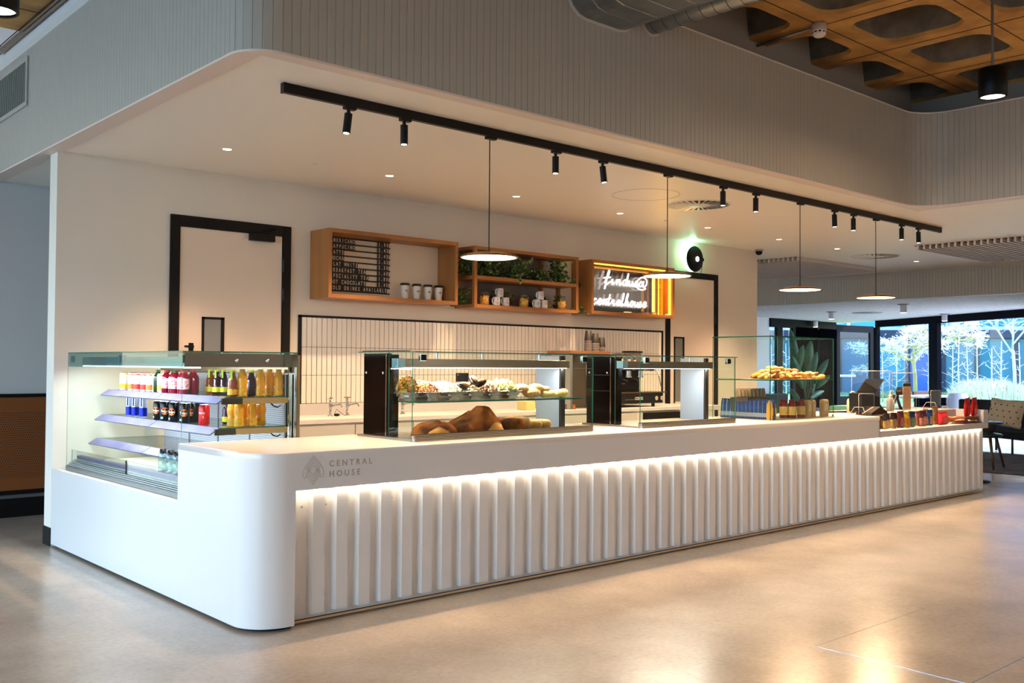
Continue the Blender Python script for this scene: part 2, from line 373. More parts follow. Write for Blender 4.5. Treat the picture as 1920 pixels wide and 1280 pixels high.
# ---- far band, low acoustic ceiling
XB=13.0; ZL=2.475
wf=struct('wall_far_band',MB().box((XB,-7,ZL),(XB+.15,9,ZC+.05)),M('far_clad',(176,170,158),.5))
mb=MB()
for k in range(150): mb.box((XB-.012,-2.2+k*.0508+.0015,ZL),(XB,-2.2+(k+1)*.0508-.0015,ZC-.03))
tag(mb.build('plank',clad,wf),kind='stuff')
ac=M('acoustic_plaster',(236,236,242),.8,noise=(22,3),col2=(208,208,222))
def wl(t,z=0): return (17.19+.522*t,2.76+.853*t,z)   # line of the garden glazing
mb=MB().prism([(XB+.15,-3.83),(wl(8.5)[0],wl(8.5)[1]),(XB+.15,10)],ZL,ZL+.2)
struct('ceiling_low',mb,ac)
struct('wall_far',MB().box((XE,8.2,0),(16.99,8.35,ZC)),M('far_white_wall',(232,232,238),.6))
struct('wall_sky_blocker',MB().prism([wl(-1.3)[:2],wl(-9.6)[:2],(wl(-9.6)[0]+.2,wl(-9.6)[1]-.1),(wl(-1.3)[0]+.2,wl(-1.3)[1]-.1)],0,ZL),M('hall_wall'))  # unseen wall added to keep bright sky out of the glass reflections
struct('wall_right_hall',MB().box((12.2,-10,0),(12.35,-5.2,ZC)),M('hall_wall'))
# ---- splashback tiles
TX0,TX1=2.045,6.965; NT=96; tp=(TX1-TX0)/NT; tz=[(1.502,1.762),(1.253,1.499),(1.004,1.250)]
tile_m=M('white_glazed_tile',(238,232,222),.16,bump=(9,.05)); grout=M('dark_grout',(34,28,22),.9)
struct('trim_5',MB().box((TX0-.012,D-.006,1.0),(TX1+.012,D-.0002,1.775)),grout)
tm=MB().box((-tp/2+.003,-.007,0),(tp/2-.003,0,.246)).mesh('tile',tile_m)
tb=bmesh.new(); tb.from_mesh(tm); bmesh.ops.bevel(tb,geom=[e for e in tb.edges if all(v.co.y<-.003 for v in e.verts)],offset=.0012,segments=1,affect='EDGES'); bmesh.ops.recalc_face_normals(tb,faces=tb.faces); tb.to_mesh(tm); tb.free()
for r,(z0,z1) in enumerate(tz):
    for k in range(NT):
        o=link('tile',tm,wall_back); o.location=(TX0+(k+.5)*tp,D-.006,z0); o.scale.z=(z1-z0)/.246
        o.rotation_euler=(RN.uniform(-.002,.002),RN.uniform(-.004,.004),RN.uniform(-.03,.03))
struct('trim_6',MB().box((TX0-.03,D-.016,1.762),(TX1+.03,D-.0002,1.782)).box((TX0-.03,D-.016,1.0),(TX0-.004,D-.0002,1.782)).box((TX1+.004,D-.016,1.0),(TX1+.03,D-.0002,1.782)),black)
# ---- doors
def door(nm,x0,x1,ztop,zin,fw,closer,handle,wx):
    d=tag(bpy.data.objects.new(nm,None),kind='structure'); COL.objects.link(d); d.location=(x0,D,0); WPOS[d.name]=Vector(d.location)
    MB().box((x0,D-.025,0),(x0+fw,D-.0002,ztop)).box((x1-fw,D-.025,0),(x1,D-.0002,ztop)).box((x0+fw,D-.025,zin),(x1-fw,D-.0002,ztop)).build('door_frame',black,d,bevel=.002)
    lf=MB().box((x0+fw+.004,D-.012,.01),(x1-fw-.004,D-.001,zin-.004)).build('door_leaf',M('door_laminate',(228,212,196),.5),d)
    wa,wb,wz=wx
    MB().box((wa,D-.02,.9),(wa+.02,D-.012,wz)).box((wb-.03,D-.02,.9),(wb,D-.012,wz)).box((wa,D-.02,wz-.02),(wb,D-.012,wz)).build('vision_frame',black,lf); vf=lf.children[-1]
    MB().box((wa+.02,D-.0155,.92),(wb-.03,D-.0125,wz-.02)).build('vision_pane',M('vision_glass',(120,122,120),.05,spec=.8),lf)
    if closer:
        dc=MB().box(closer[0],closer[1]).build('door_closer',black,d,bevel=.003)
        a,c=closer; MB().tube([(a[0]+.1,D-.05,c[2]),(a[0]+.22,D-.09,c[2]+.035),(c[0]-.02,D-.03,c[2]+.045)],.007).build('closer_arm',black,dc)
    if handle:
        hx,hz=handle; MB().tube([(hx+.07,D-.012,hz),(hx+.07,D-.055,hz),(hx,D-.055,hz)],.009).cyl((hx+.07,D-.018,hz),(hx+.07,D-.011,hz),.025).box((hx+.05,D-.016,hz-.1),(hx+.09,D-.011,hz+.03)).build('door_handle',matt_black,lf)
    for zz_ in (2.15,1.9): MB().cyl((x1-fw+.002,D-.03,zz_),(x1-fw+.002,D-.03,zz_+.1),.008).build('hinge',M('hinge_grey',(40,40,42),.3,.8),d)
    return d
d1=door('door_1',.857,1.926,2.541,2.451,.078,((1.53,D-.07,2.39),(1.75,D-.012,2.452)),(.97,1.485),(1.128,1.322,1.73))
MB().box((1.155,D-.0122,1.5),(1.2,D-.0112,1.69)).build('brown_notice',M('brown_notice',(150,84,70),.6),d1)
va=at(1262,631,'y',D); vb=at(1281,632,'y',D)
door('door_2',7.048,8.093,2.535,2.462,.075,None,None,(va[0],vb[0],va[2]))
# the red extinguisher glimpsed through the second door is not built
# ================================================================== COUNTER
H=.9; ZF=.7025; XS=6.314; XC=8.724; YB=.90; LZ=.5714
ct=thing('service_counter',(0,0,0),'long white service counter with a rounded left end and a fluted front','counter')
r=.2; prof_c=[(0,YB)]+arc(r,r,r,pi,1.5*pi,12)
# leg / left face with rounded corner, hollow shell
def shell(z0,z1,xr,nm):
    o_=[(0,YB)]+arc(r,r,r,pi,1.5*pi,12)+[(xr,0)]; i_=[(xr,.05)]+arc(r,r,r-.05,1.5*pi,pi,12)+[(.05,YB)]
    mb=MB(); q=o_+i_; n=len(o_)
    for a in range(n-1):
        b_=2*n-1-a; mb.prism([q[a],q[a+1],q[b_-1],q[b_]],z0,z1,sm=False)
    return mb
mb=MB(); n_=14
o_=[(0,YB)]+arc(r,r,r,pi,1.5*pi,16)+[(.24,0)]; i_=[(.05,YB)]+arc(r,r,r-.05,pi,1.5*pi,16)+[(.24,.05)]
N=len(o_); vs=[(x,y,z) for z in (.018,H-.035) for x,y in o_]+[(x,y,z) for z in (.018,H-.035) for x,y in i_]
fs=[(i,i+1,N+i+1,N+i) for i in range(N-1)]; mb.add(vs,fs,0,True)
mb.add(vs,[(2*N+i,2*N+i+1,3*N+i+1,3*N+i) for i in range(N-1)],0,True)
mb.add(vs,[(i,i+1,2*N+i+1,2*N+i) for i in range(N-1)]); mb.add(vs,[(0,N,3*N,2*N),(N-1,2*N-1,4*N-1,3*N-1)])
mb.build('end_panel',solid_white,ct)
MB().box((0,YB,.018),(.04,D-.002,LZ)).build('side_panel',solid_white,ct,bevel=.002)
MB().box((.041,YB+.001,LZ-.03),(.84,D-.002,LZ)).build('case_shelf',solid_white,ct,bevel=.002)
MB().box((.05,.86,LZ),(.84,YB,H-.035)).build('step_panel',solid_white,ct)
# worktop with rounded corner
o2=[(0,YB)]+arc(r,r,r,pi,1.5*pi,16)+[(XS,0),(XS,YB)]
def inset(P,d):
    out=[]
    for k,p in enumerate(P):
        a=Vector(P[k-1]); b=Vector(P[(k+1)%len(P)]); q=Vector(p); t1=(q-a).normalized(); t2=(b-q).normalized(); n1=Vector((-t1.y,t1.x)); n2=Vector((-t2.y,t2.x)); m_=(n1+n2).normalized(); out.append(tuple(q+m_*d/max(.5,m_.dot(n1))))
    return out
N=len(o2); vs=[(x,y,H-.035) for x,y in o2]+[(x,y,H-.007) for x,y in o2]+[(x,y,H-.002) for x,y in inset(o2,.002)]+[(x,y,H) for x,y in inset(o2,.007)]
tmb=MB(); tmb.add(vs,[(k*N+i,k*N+(i+1)%N,(k+1)*N+(i+1)%N,(k+1)*N+i) for k in range(3) for i in range(N)],0,True); tmb.add(vs,[tuple(range(N))[::-1],tuple(range(3*N,4*N))])
tmb.build('worktop',solid_white,ct)
MB().box((.24,0,ZF),(XS,.045,H-.035)).build('fascia',solid_white,ct)
# lowered display tray at the right end
tw=M('worktop_solid_surface')
MB().box((XS,0,ZF),(XC,.30,.762)).box((XS,.30,ZF),(XC,.33,H)).box((8.6,0,.762),(XC,.30,H)).box((XS,.33,H-.035),(XC,YB,H)).build('display_tray',tw,ct,bevel=.002)
MB().box((XS-.01,.0,ZF),(XS,.3,H-.035)).build('tray_end',solid_white,ct)
# fluting
FP=.1422; fw_=.0715; fx0=.24
MB().box((.24,.088,.02),(8.71,.13,ZF)).build('flute_backing',solid_white,ct)
MB().box((.24,.13,0),(8.69,.2,ZF)).prism(arc(.2,.2,.165,pi,1.5*pi,10)+[(.24,.035),(.24,.2)],0,.05).box((.035,.2,0),(.06,D,.05)).build('plinth',matt_black,ct)
d_=.034; s_=.015
fl=MB().prism([(-fw_/2-s_,d_),(-fw_/2,0),(fw_/2,0),(fw_/2+s_,d_)],.045,ZF-.002).mesh('flute_board',solid_white)
bm=bmesh.new(); bm.from_mesh(fl); bmesh.ops.recalc_face_normals(bm,faces=bm.faces); bm.to_mesh(fl); bm.free()
nf=0; x=.409
while x<8.70:
    o=link('flute_board',fl,ct); o.location=(x,.054,0); nf+=1; x+=FP
MB().box((.24,.054,.012),(8.71,.066,.022)).build('bottom_rail',M('rail_beige',(200,170,130),.4,.4),ct)
MB().box((8.69,.054,.02),(8.71,YB,ZF)).box((8.55,.3,.02),(8.69,YB,.05)).build('right_end_panel',solid_white,ct)
scm=MB().lathe([(0,0),(.006,0),(.0075,.002),(.0055,.004),(.0025,.004),(.002,.002),(0,.002)],n=10,axis=Euler((pi/2,0,0)).to_matrix()).mesh('screw',chrome)
for k in range(19):
    for z in (.605,.130):
        xx=.465+.4266*k
        o=link('screw',scm,ct); o.location=(xx,.088,z)
for z in (.605,.130):
    o=link('screw',scm,ct); o.location=(.323,.088,z)
# led strip under the lip
led=M('led_strip_warm',(255,222,180),.5,emit=6)
MB().box((.26,.046,ZF-.003),(8.69,.056,ZF+.001)).build('led_strip',led,ct)
lamp('counter_led','AREA',(4.47,.048,ZF-.006),8,(1,.80,.58),(math.radians(12),0,0),shape='RECTANGLE',size=8.4,size_y=.014)
# engraved name and emblem
eng=M('engraved_groove',(168,158,148),.5)
ex,ez=.497,.826
text('engraved_name','CENTRAL',.044,(.433,-.0006,.815),FRONT,eng,ct,ext=.0006,sp=1.58,bold=.0007)
text('engraved_name','HOUSE',.044,(.433,-.0006,.761),FRONT,eng,ct,ext=.0006,sp=1.58,bold=.0007)
mb=MB(); cx_,cz_=.339,.803
def ln(pts,w=.0011,mb=mb): mb.tube([(cx_+a*1.25,-.0004,cz_+b*1.25) for a,b in pts],w,n=5)
for a_,w_ in ((.062,.040),(.048,.034),(.034,.030),(.020,.025)): ln([(-w_,a_-w_*1.22),(0,a_),(w_,a_-w_*1.22)])
for a_,w_ in ((-.060,.036),(-.047,.034),(-.034,.030),(-.021,.024)): ln([(-w_,a_+w_*1.22),(0,a_),(w_,a_+w_*1.22)])
for s_1 in (-1,1): ln([(s_1*.040,.013),(s_1*.047,.0),(s_1*.050,-.012),(s_1*.047,-.026),(s_1*.040,-.034),(s_1*.030,-.022)])
mb.build('engraved_emblem',eng,ct)
# ================================================================== TRACK, SPOTS, PENDANTS
tr=thing('ceiling_track',(.37,.432,ZC),'long black lighting track on the soffit above the counter','lighting track')
MB().box((.37,.415,ZC-.056),(8.525,.449,ZC-.0005)).build('track_rail',black,tr,bevel=.002)
MB().box((.366,.412,ZC-.058),(.378,.452,ZC-.0005)).box((8.517,.412,ZC-.058),(8.529,.452,ZC-.0005)).build('end_cap',black,tr,bevel=.002)
lens_on=M('lamp_lens',(255,226,180),.4,emit=9)
def spot(px,pz_bottom,tilt):
    i=len(SP); x=px; root=thing('track_spotlight',(x,.432,ZC-.056),'','spotlight','black spotlights on the ceiling track')
    MB().box((x-.03,.414,ZC-.074),(x+.045,.450,ZC-.056)).build('adapter',black,root,bevel=.002)
    a=Vector((x,.432,ZC-.074)); b_=Vector((x,.432,ZC-.102)); MB().cyl(a,b_,.011,n=10).blob((x,.432,ZC-.1),(.013,.013,.013)).build('pivot',black,root)
    d=Vector((math.sin(tilt[0]),math.sin(tilt[1]),-1)).normalized(); p0=Vector((x,.432,ZC-.098)); p1=p0+d*.118
    brl=MB().cyl(p0,p1,.0235,n=20).build('lamp_barrel',black,root,bevel=.0015)
    MB().cyl(p1-d*.001,p1+d*.0012,.017,n=16).build('lens',lens_on,brl)
    lamp('track_light','SPOT',tuple(p1+d*.01),SPE,WARM,(0,0,0),spot_size=math.radians(52),spot_blend=.9,shadow_soft_size=.02).rotation_euler=d.to_track_quat('-Z','Y').to_euler()
    SP.append(root)
SP=[]; SPE=120
sx_=[(.80,(-.12,.0)),(1.20,(0,0)),(2.504,(0,0)),(2.99,(.1,-.05)),(4.473,(0,0)),(4.95,(0,0)),(6.264,(.05,0)),(6.622,(0,0)),(7.62,(0,0)),(8.003,(.03,0))]
for i,(x,t) in enumerate(sx_): spot(x,0,t)
nb={0:'black track spotlight nearest the left end of the ceiling track, barrel tilted left',1:'black upright track spotlight just left of the largest disc pendant',2:'black track spotlight right of the largest pendant, upright barrel',3:'black track spotlight right of the largest pendant, barrel tilted right',4:'black track spotlight in front of the round ceiling vent',5:'black track spotlight just left of the third disc pendant',6:'black track spotlight just right of the third disc pendant',7:'black track spotlight just left of the fourth disc pendant',8:'black track spotlight just right of the fourth disc pendant',9:'black track spotlight closest to the right end of the ceiling track'}
for i,s in enumerate(SP): s['label']=nb[i]
brass=M('pendant_bronze',(120,84,48),.25,.85); disc_e=M('pendant_diffuser',(255,214,158),.5,emit=7)
PL=['largest disc pendant, nearest the left, in front of the open shelf unit','disc pendant hanging in front of the lit script sign','disc pendant over the second glass food unit, third along the track','smallest disc pendant, nearest the right end of the track']
for i,(x,zb) in enumerate(((1.893,2.066),(3.742,2.066),(5.658,2.066),(7.068,2.066))):
    y=.432; z=zb; root=thing('disc_pendant',(x,y,z),PL[i],'pendant lamp','bronze disc pendants over the counter'); R0=.194
    MB().lathe([(0,.042),(.012,.042),(.016,.034),(.06,.031),(.13,.022),(R0-.008,.006),(R0,.0),(R0-.004,-.004),(R0-.012,-.005)],(x,y,z),40).build('shade',brass,root)
    MB().lathe([(R0-.012,-.005),(.1,-.009),(0,-.010)],(x,y,z),40).build('diffuser',disc_e,root)
    MB().cyl((x,y,z+.04),(x,y,ZC-.07),.0035,n=8).build('cord',black,root); MB().box((x-.03,y-.018,ZC-.074),(x+.05,y+.018,ZC-.056)).build('adapter',black,root,bevel=.002)
    lamp('pendant_light','AREA',(x,y,z-.016),32,WARM,(0,0,0),shape='DISK',size=.34)
DLE=175
# recessed downlights in the soffit
dl=[(.905,2.243),(2.345,2.243),(3.77,2.243),(5.21,2.243),(6.69,2.243),(8.13,2.243),(9.5,2.243),(11.71,2.226)]
DN=['recessed downlight nearest the left wall end, above the black framed door','recessed downlight above the price board cabinet','recessed downlight above the open shelf unit','recessed downlight just above the lit script sign','recessed downlight beside the green glow of the wall lamp','recessed downlight above the third disc pendant, near the camera dome','recessed downlight just left of the far round vent','recessed downlight below the slatted grille at the far right']
tr_m=M('downlight_trim',(232,226,214),.3)
for i,(x,y) in enumerate(dl):
    root=thing('downlight',(x,y,ZC),DN[i],'downlight','recessed downlights in the soffit')
    MB().lathe([(.032,.0),(.045,-.004),(.048,-.001),(.048,.0)],(x,y,ZC),24).build('trim_ring',tr_m,root)
    MB().lathe([(.031,-.0012),(0,-.0015)],(x,y,ZC),20).build('lamp_face',M('downlight_face',(255,232,196),.4,emit=8),root)
    lamp('downlight_lamp','SPOT',(x,y,ZC-.012),DLE if i<7 else 8,WARM,spot_size=math.radians(85),spot_blend=.8,shadow_soft_size=.03)
# round swirl vents
def swirl(x,y,z,r,label):
    root=thing('ceiling_vent',(x,y,z),label,'vent')
    MB().lathe([(r*1.0,-.001),(r*1.0,-.006),(r*.93,-.008),(r*.93,-.001)],(x,y,z),40).build('vent_rim',tr_m,root)
    MB().cyl((x,y,z-.0005),(x,y,z-.001),r*.95,n=40).build('vent_back',M('vent_dark',(24,28,24),.8),root)
    MB().lathe([(r*.36,-.001),(r*.36,-.012),(.0,-.014)],(x,y,z),24).build('vent_hub',tr_m,root)
    bl=MB().box((r*.36,-.013,-.010),(r*.94,.006,-.007)).mesh('vent_blade',tr_m)
    for k in range(28):
        o=link('vent_blade',bl,root,local=True); o.rotation_euler=(.25,0,2*pi*k/28); o.location=(0,0,0)
swirl(5.353,1.352,ZC,.31,'round swirl air vent in the soffit above the counter'); swirl(10.64,2.31,ZC,.33,'round swirl air vent in the soffit at the far right')
mb=MB(); c=at(1211,365,'z',ZC); R0=.31
root=tag(MB().lathe([(R0,-.0005),(R0,-.003),(R0-.006,-.003),(R0-.006,-.0005)],(c[0],c[1],ZC),48).build('ceiling_speaker_ring',M('ring_paint',(222,210,192),.5)),'faint round flush access ring in the soffit left of the swirl vent','ceiling ring')
for px,py,r0,lab in ((588,306,.035,'small round ceiling sensor between the first two downlights'),(1249,413,.03,'small round ceiling sensor left of the second pendant cord')):
    c=at(px,py,'z',ZC); o=MB().lathe([(0,-.012),(r0*.6,-.012),(r0*.62,-.005),(r0,-.003),(r0,0)],(c[0],c[1],ZC),20).build('ceiling_sensor',tr_m); tag(o,lab,'sensor')
c=at(1423,468,'z',ZC); root=thing('dome_camera',(c[0],c[1],ZC),'black dome security camera at the end of the back wall','security camera')
MB().lathe([(0,-.022),(.055,-.022),(.058,-.015),(.058,0)],(c[0],c[1],ZC),24).build('camera_base',M('cam_grey',(150,146,140),.4),root); MB().lathe([(.046,-.022),(.044,-.05),(.026,-.068),(0,-.074)],(c[0],c[1],ZC),24).build('camera_dome',gloss_black,root)
# slatted grilles
slat_m=M('slat_paint',(214,208,204),.5)
def grille(x0,x1,y0,y1,pitch,label):
    root=thing('slatted_grille',(x0,y0,ZC),label,'ceiling grille')
    MB().box((x0,y0,ZC-.002),(x1,y1,ZC-.0004)).build('grille_back',M('grille_back_dark',(40,38,40),.8),root)
    sl=MB().box((0,-.012,-.055),(x1-x0,.012,-.002)).mesh('slat',slat_m); y=y0+.012; k=0
    while y<=y1-.0 and k<60:
        o=link('slat',sl,root,local=True); o.location=(0,y-y0,0); y+=pitch; k+=1
grille(9.9,12.0,-1.2,1.4,.079,'large slatted ceiling grille at the far right above the seating')
grille(9.95,12.2,3.10,5.2,.079,'slatted ceiling grille seen behind the third pendant')
# bigger cylindrical pendants of the hall
def canp(x,y,z,lab,zt=ZW,r=.105,h=.27,e=16):
    root=thing('cylinder_pendant',(x,y,z),lab,'pendant lamp')
    MB().lathe([(r-.012,.0),(r-.003,0),(r,.003),(r,h-.005),(r-.006,h),(.0,h)],(x,y,z),36).build('cylinder_shade',black,root)
    MB().lathe([(r-.012,.012),(0,.012)],(x,y,z),30).build('lamp_face',M('cyl_face',(255,226,190),.5,emit=12),root)
    MB().cyl((x,y,z+h),(x,y,zt),.0095,n=10).build('stem',M('stem_grey',(120,120,124),.4,.6),root)
    lamp('cylinder_light','AREA',(x,y,z-.004),e,WARM,shape='DISK',size=2*r-.03)
c=at(1861.5,183,'y',-1.5); canp(c[0],c[1],c[2]-.0,'black cylinder pendant on a grey stem, upper right below the waffle slab',r=.098,h=.215)
c=at(-6,22,'y',.0); canp(c[0],c[1],c[2],'black cylinder pendant cut by the left edge of the picture',r=.085,h=.2)
for x,y in ((1.0,-4.6),(5,-4.4),(2.5,-7.5)): lamp('hall_fill','SPOT',(x,y,4.0),260,WARM,spot_size=math.radians(88),spot_blend=.9,shadow_soft_size=.35)  # unseen warm spots added so that their floor bounce lifts the soffit
# smoke detector, conduits, ducts
c=at(1536,62,'z',4.02); root=thing('smoke_detector',(c[0],c[1],4.0),'white smoke detector on the waffle slab beside a thin conduit','smoke detector')
MB().lathe([(0,0),(.035,.004),(.052,.02),(.056,.04),(.056,.05)],(c[0],c[1],3.985),24).build('detector_head',M('det_white',(236,226,216),.4),root)
MB().lathe([(.056,.05),(.06,.055),(.06,.09),(.05,.115),(0,.115)],(c[0],c[1],3.985),24).build('detector_base',M('det_base',(190,180,170),.4),root)
sl=MB()
for k in range(10): a=2*pi*k/10; sl.cb((c[0]+.0535*math.cos(a),c[1]+.0535*math.sin(a),4.022),(.004,.018,.012),0,rz=a)
sl.build('detector_vents',gloss_black,root)
gs=M('conduit_grey',(128,122,112),.35,.8)
a_=at(1422,85,'z',4.075); tag(MB().tube([(a_[0],YU,4.075),(a_[0],YU-.05,4.075),(c[0]+.0,c[1]+.04,4.075)],.014).build('conduit',gs),'short grey conduit running from the wall to the smoke detector','conduit')
tag(MB().tube([(XU-.03,4.9,4.06),(XU-.03,3.6,4.06),(XU-.03,3.0,4.06),(XU-.03,2.9,4.04),(XU-.02,2.75,3.95),(XU-.02,2.65,3.86)],.012).tube([(XU-.05,4.9,4.075),(XU-.05,3.05,4.075),(XU-.03,2.95,4.05),(XU-.02,2.8,3.95)],.01).build('conduit',gs),'pair of thin bent conduits along the slab edge, top left corner','conduit')
# oval flat duct (large, ribbed) and spiral duct, both entering the clad wall
def stadium(cx,cz,w,h_,n=8):
    out=[]
    for s,a0 in ((1,-pi/2),(-1,pi/2)):
        for i in range(n+1): a=a0+pi*i/n; out.append((cx+s*(w/2-h_/2)+h_/2*math.cos(a),cz+h_/2*math.sin(a)))
    return out
DX0,DX1=2.12,2.79; dzb=3.625; dh=.36
st=stadium((DX0+DX1)/2,dzb+dh/2,DX1-DX0,dh); mb=MB(); N=len(st); ys=[.1]; y=BY
root=thing('oval_duct',((DX0+DX1)/2,BY,dzb),'wide flat oval galvanised duct coming out of the clad wall at the top','duct')
mb=MB(); vs=[]; yy=[BY-.013,-.075]; y=-.07
while y>-3.4: y-=.16; yy+=[y+.012,y+.006,y]
sc=[1,1]+[1,1.01,1]*((len(yy)-2)//3)
for y,s in zip(yy,sc): vs+=[((DX0+DX1)/2+(x-(DX0+DX1)/2)*s,y,dzb+dh/2+(z-dzb-dh/2)*s) for x,z in st]
fs=[(k*N+i,k*N+(i+1)%N,(k+1)*N+(i+1)%N,(k+1)*N+i) for k in range(len(yy)-1) for i in range(N)]
mb.add(vs,fs,0,False).build('duct_body',galv,root)
mb=MB()
mb=MB(); so=stadium((DX0+DX1)/2,dzb+dh/2,DX1-DX0+.03,dh+.03); vs=[(x,y,z) for y in (BY-.001,BY-.012) for x,z in so]+[(x,BY-.012,z) for x,z in st]
mb.add(vs,[(i,(i+1)%N,N+(i+1)%N,N+i) for i in range(N)]+[(N+i,N+(i+1)%N,2*N+(i+1)%N,2*N+i) for i in range(N)]).build('wall_collar',M('collar_white',(200,196,188),.5),root)
cx,cz=2.985,3.80; rd=.1
cA=at(1218,52,'y',BY); cx,cz=2.96,3.777
root=thing('spiral_duct',(cx,BY,cz),'round spiral galvanised duct beside the oval one','duct')
MB().cyl((cx,BY-.011,cz),(cx,-3.4,cz),rd,n=36).build('duct_body',galv,root)
mb=MB(); y=-.14
while y>-3.3: mb.tube([(cx+(rd+.0008)*math.cos(2*pi*k/28),y+.05*k/28,cz+(rd+.0008)*math.sin(2*pi*k/28)) for k in range(29)],.0022,4); y-=.104
mb.build('spiral_seam',M('seam_dark',(60,62,62),.5,.6),root)
MB().cyl((cx,BY-.001,cz),(cx,BY-.01,cz),rd+.014,n=32).build('wall_collar',M('collar_white'),root)
# louvred vent in the left upstand
va=at(55,100,'x',BX); root=thing('wall_grille',(BX,4.0,3.5),'white framed vertical louvre grille in the cladding, top left','grille')
y0,y1,z0,z1=3.60,4.75,3.33,3.715
MB().box((BX-.014,y0,z0),(BX-.001,y1,z0+.035)).box((BX-.014,y0,z1-.035),(BX-.001,y1,z1)).box((BX-.014,y0,z0+.035),(BX-.001,y0+.035,z1-.035)).build('grille_frame',clad,root,bevel=.002)
MB().box((BX-.003,y0+.035,z0+.035),(BX-.001,y1,z1-.035)).build('grille_back',M('grille_back_dark'),root)
lm=MB().box((-.011,-.0015,z0+.035-3.5),(.0,.0015,z1-.035-3.5)).mesh('louvre',M('louvre_grey',(150,156,146),.5)); y=y0+.05
while y<y1:
    o=link('louvre',lm,root,local=True); o.location=(-.004,y-4.0,0); o.rotation_euler.z=.5; y+=.021
# ================================================================== GLASS UNITS ON THE COUNTER
def pane(parent,a,b,nm='glass_pane',edge=True):
    "thin box of glass: two big faces clear, rim green"
    d=[abs(b[i]-a[i]) for i in range(3)]; t=d.index(min(d)); mb=MB().box(a,b)
    big={0:(3,5),1:(2,4),2:(0,1)}[t]
    for i in range(6): mb.m[i]=0 if i in big else 1
    return mb.build(nm,[G,Gedge],parent)
ster=M('strip_aluminium',(176,160,140),.25,.9)
def unit(x0,x1,lab,y0=.20,y1=.79,zt=1.425,shelf=True,dark_seams=False):
    root=thing('glass_food_display',((x0+x1)/2,.5,H),lab,'food display')
    # striped base
    mb=MB().box((x0,y0+.02,H),(x1,y1,H+.012))
    mb.build('base_tray',M('tray_steel',(190,182,170),.3,.8),root,bevel=.001)
    mb=MB()
    for k in range(4): z=H+.002+k*.0095; mb.box((x0,y0-.004-.001*(k%2),z),(x1,y0+.02,z+.0065)); 
    mb.build('base_profile',ster,root); MB().box((x0+.002,y0,H),(x1-.002,y0+.019,H+.04)).build('base_core',M('profile_dark',(60,44,30),.5),root)
    # left post: black glass faced box, chrome front corner
    xl=x0+.035
    MB().box((xl,.53,H+.013),(xl+.045,y1-.015,zt-.005)).build('end_post',gloss_black,root,bevel=.002)
    MB().box((xl-.002,.520,H+.013),(xl+.047,.53,zt-.012)).build('post_trim',chrome,root)
    MB().box((xl+.004,.45,H+.013),(xl+.04,.52,zt-.012)).build('post_return',gloss_black,root)
    MB().box((xl-.004,.36,zt+.004),(xl+.06,y1,zt+.012)).build('post_cap',black,root,bevel=.002)
    for yy in (.56,.745): MB().lathe([(0,-.004),(.008,-.003),(.009,0)],(xl-.002,yy,H+.40),12,axis=Euler((0,pi/2,0)).to_matrix()).build('bolt',chrome,root)
    if dark_seams:
        for z in (1.28,1.16): MB().box((xl-.003,.535,z),(xl,y1-.02,z+.004)).build('seam_trim',M('seam_steel',(90,98,105),.2,.9),root)
    # right post: brushed steel panel
    xr=x1-.075
    MB().box((xr,.46,H+.012),(xr+.04,y1-.09,zt-.005)).build('steel_post',M('post_steel',(150,166,192),.3,.6,bump=(12,.03),stretch=(1,8,1)),root,bevel=.002)
    MB().box((xr,.44,H+.012),(xr+.04,.46,zt-.005)).build('post_side',M('dark_side',(22,20,20),.3),root)
    MB().box((xr-.004,.36,zt+.004),(xr+.05,y1,zt+.012)).build('post_cap',M('cap_grey',(70,76,84),.3,.8),root)
    # light rail with end box
    MB().box((x0+.03,.40,1.335),(x1-.03,.455,1.388)).build('light_rail',M('rail_steel',(150,138,124),.2,1),root,bevel=.002)
    MB().box((x0+.028,.396,1.333),(x0+.085,.46,1.390)).build('rail_end_box',M('rail_box',(150,190,205),.25,.7),root,bevel=.002)
    MB().box((x0+.09,.41,1.331),(x1-.05,.445,1.3345)).build('rail_light',M('cool_strip',(240,246,255),.4,emit=3.0),root)
    lamp('rail_lamp','AREA',((x0+x1)/2,.43,1.326),12,(1,.92,.82),shape='RECTANGLE',size=x1-x0-.1,size_y=.03)
    # glass
    pane(root,(x0,y0,H+.04),(x1,y0+.006,zt)); pane(root,(x0,y0-.02,zt),(x1,y1,zt+.006),'top_glass')
    pane(root,(x1-.006,y0+.008,H+.04),(x1,y1-.12,zt),'end_glass'); pane(root,(x0,y0+.008,H+.012),(x0+.006,.45,zt),'end_glass')
    for xx in (x0+.06,x1-.10): 
        MB().box((xx,y0+.007,1.372),(xx+.042,y0+.03,1.418)).build('glass_clamp',chrome,root,bevel=.002); MB().box((xx+.006,y0-.003,1.378),(xx+.036,y0,1.412)).build('clamp_face',matt_black,root.children[-1])
    for xx in (x0+.35,x0+(x1-x0)*.47,x1-.3): MB().cyl((xx,.43,1.388),(xx,.43,zt),.009,n=12).build('standoff',chrome,root)
    MB().box((x0-.004,y0-.012,H),(x0+.012,y0+.01,H+.035)).build('corner_foot',chrome,root,bevel=.002)
    if shelf:
        pane(root,(x0+.07,.24,1.122),(x1-.06,.70,1.132),'glass_shelf')
    return root
U1=unit(1.115,2.655,'left glass food display holding steel salad pans and breads')
U2=unit(3.155,4.325,'right glass food display, empty, in front of the coffee machine',shelf=False,dark_seams=True)
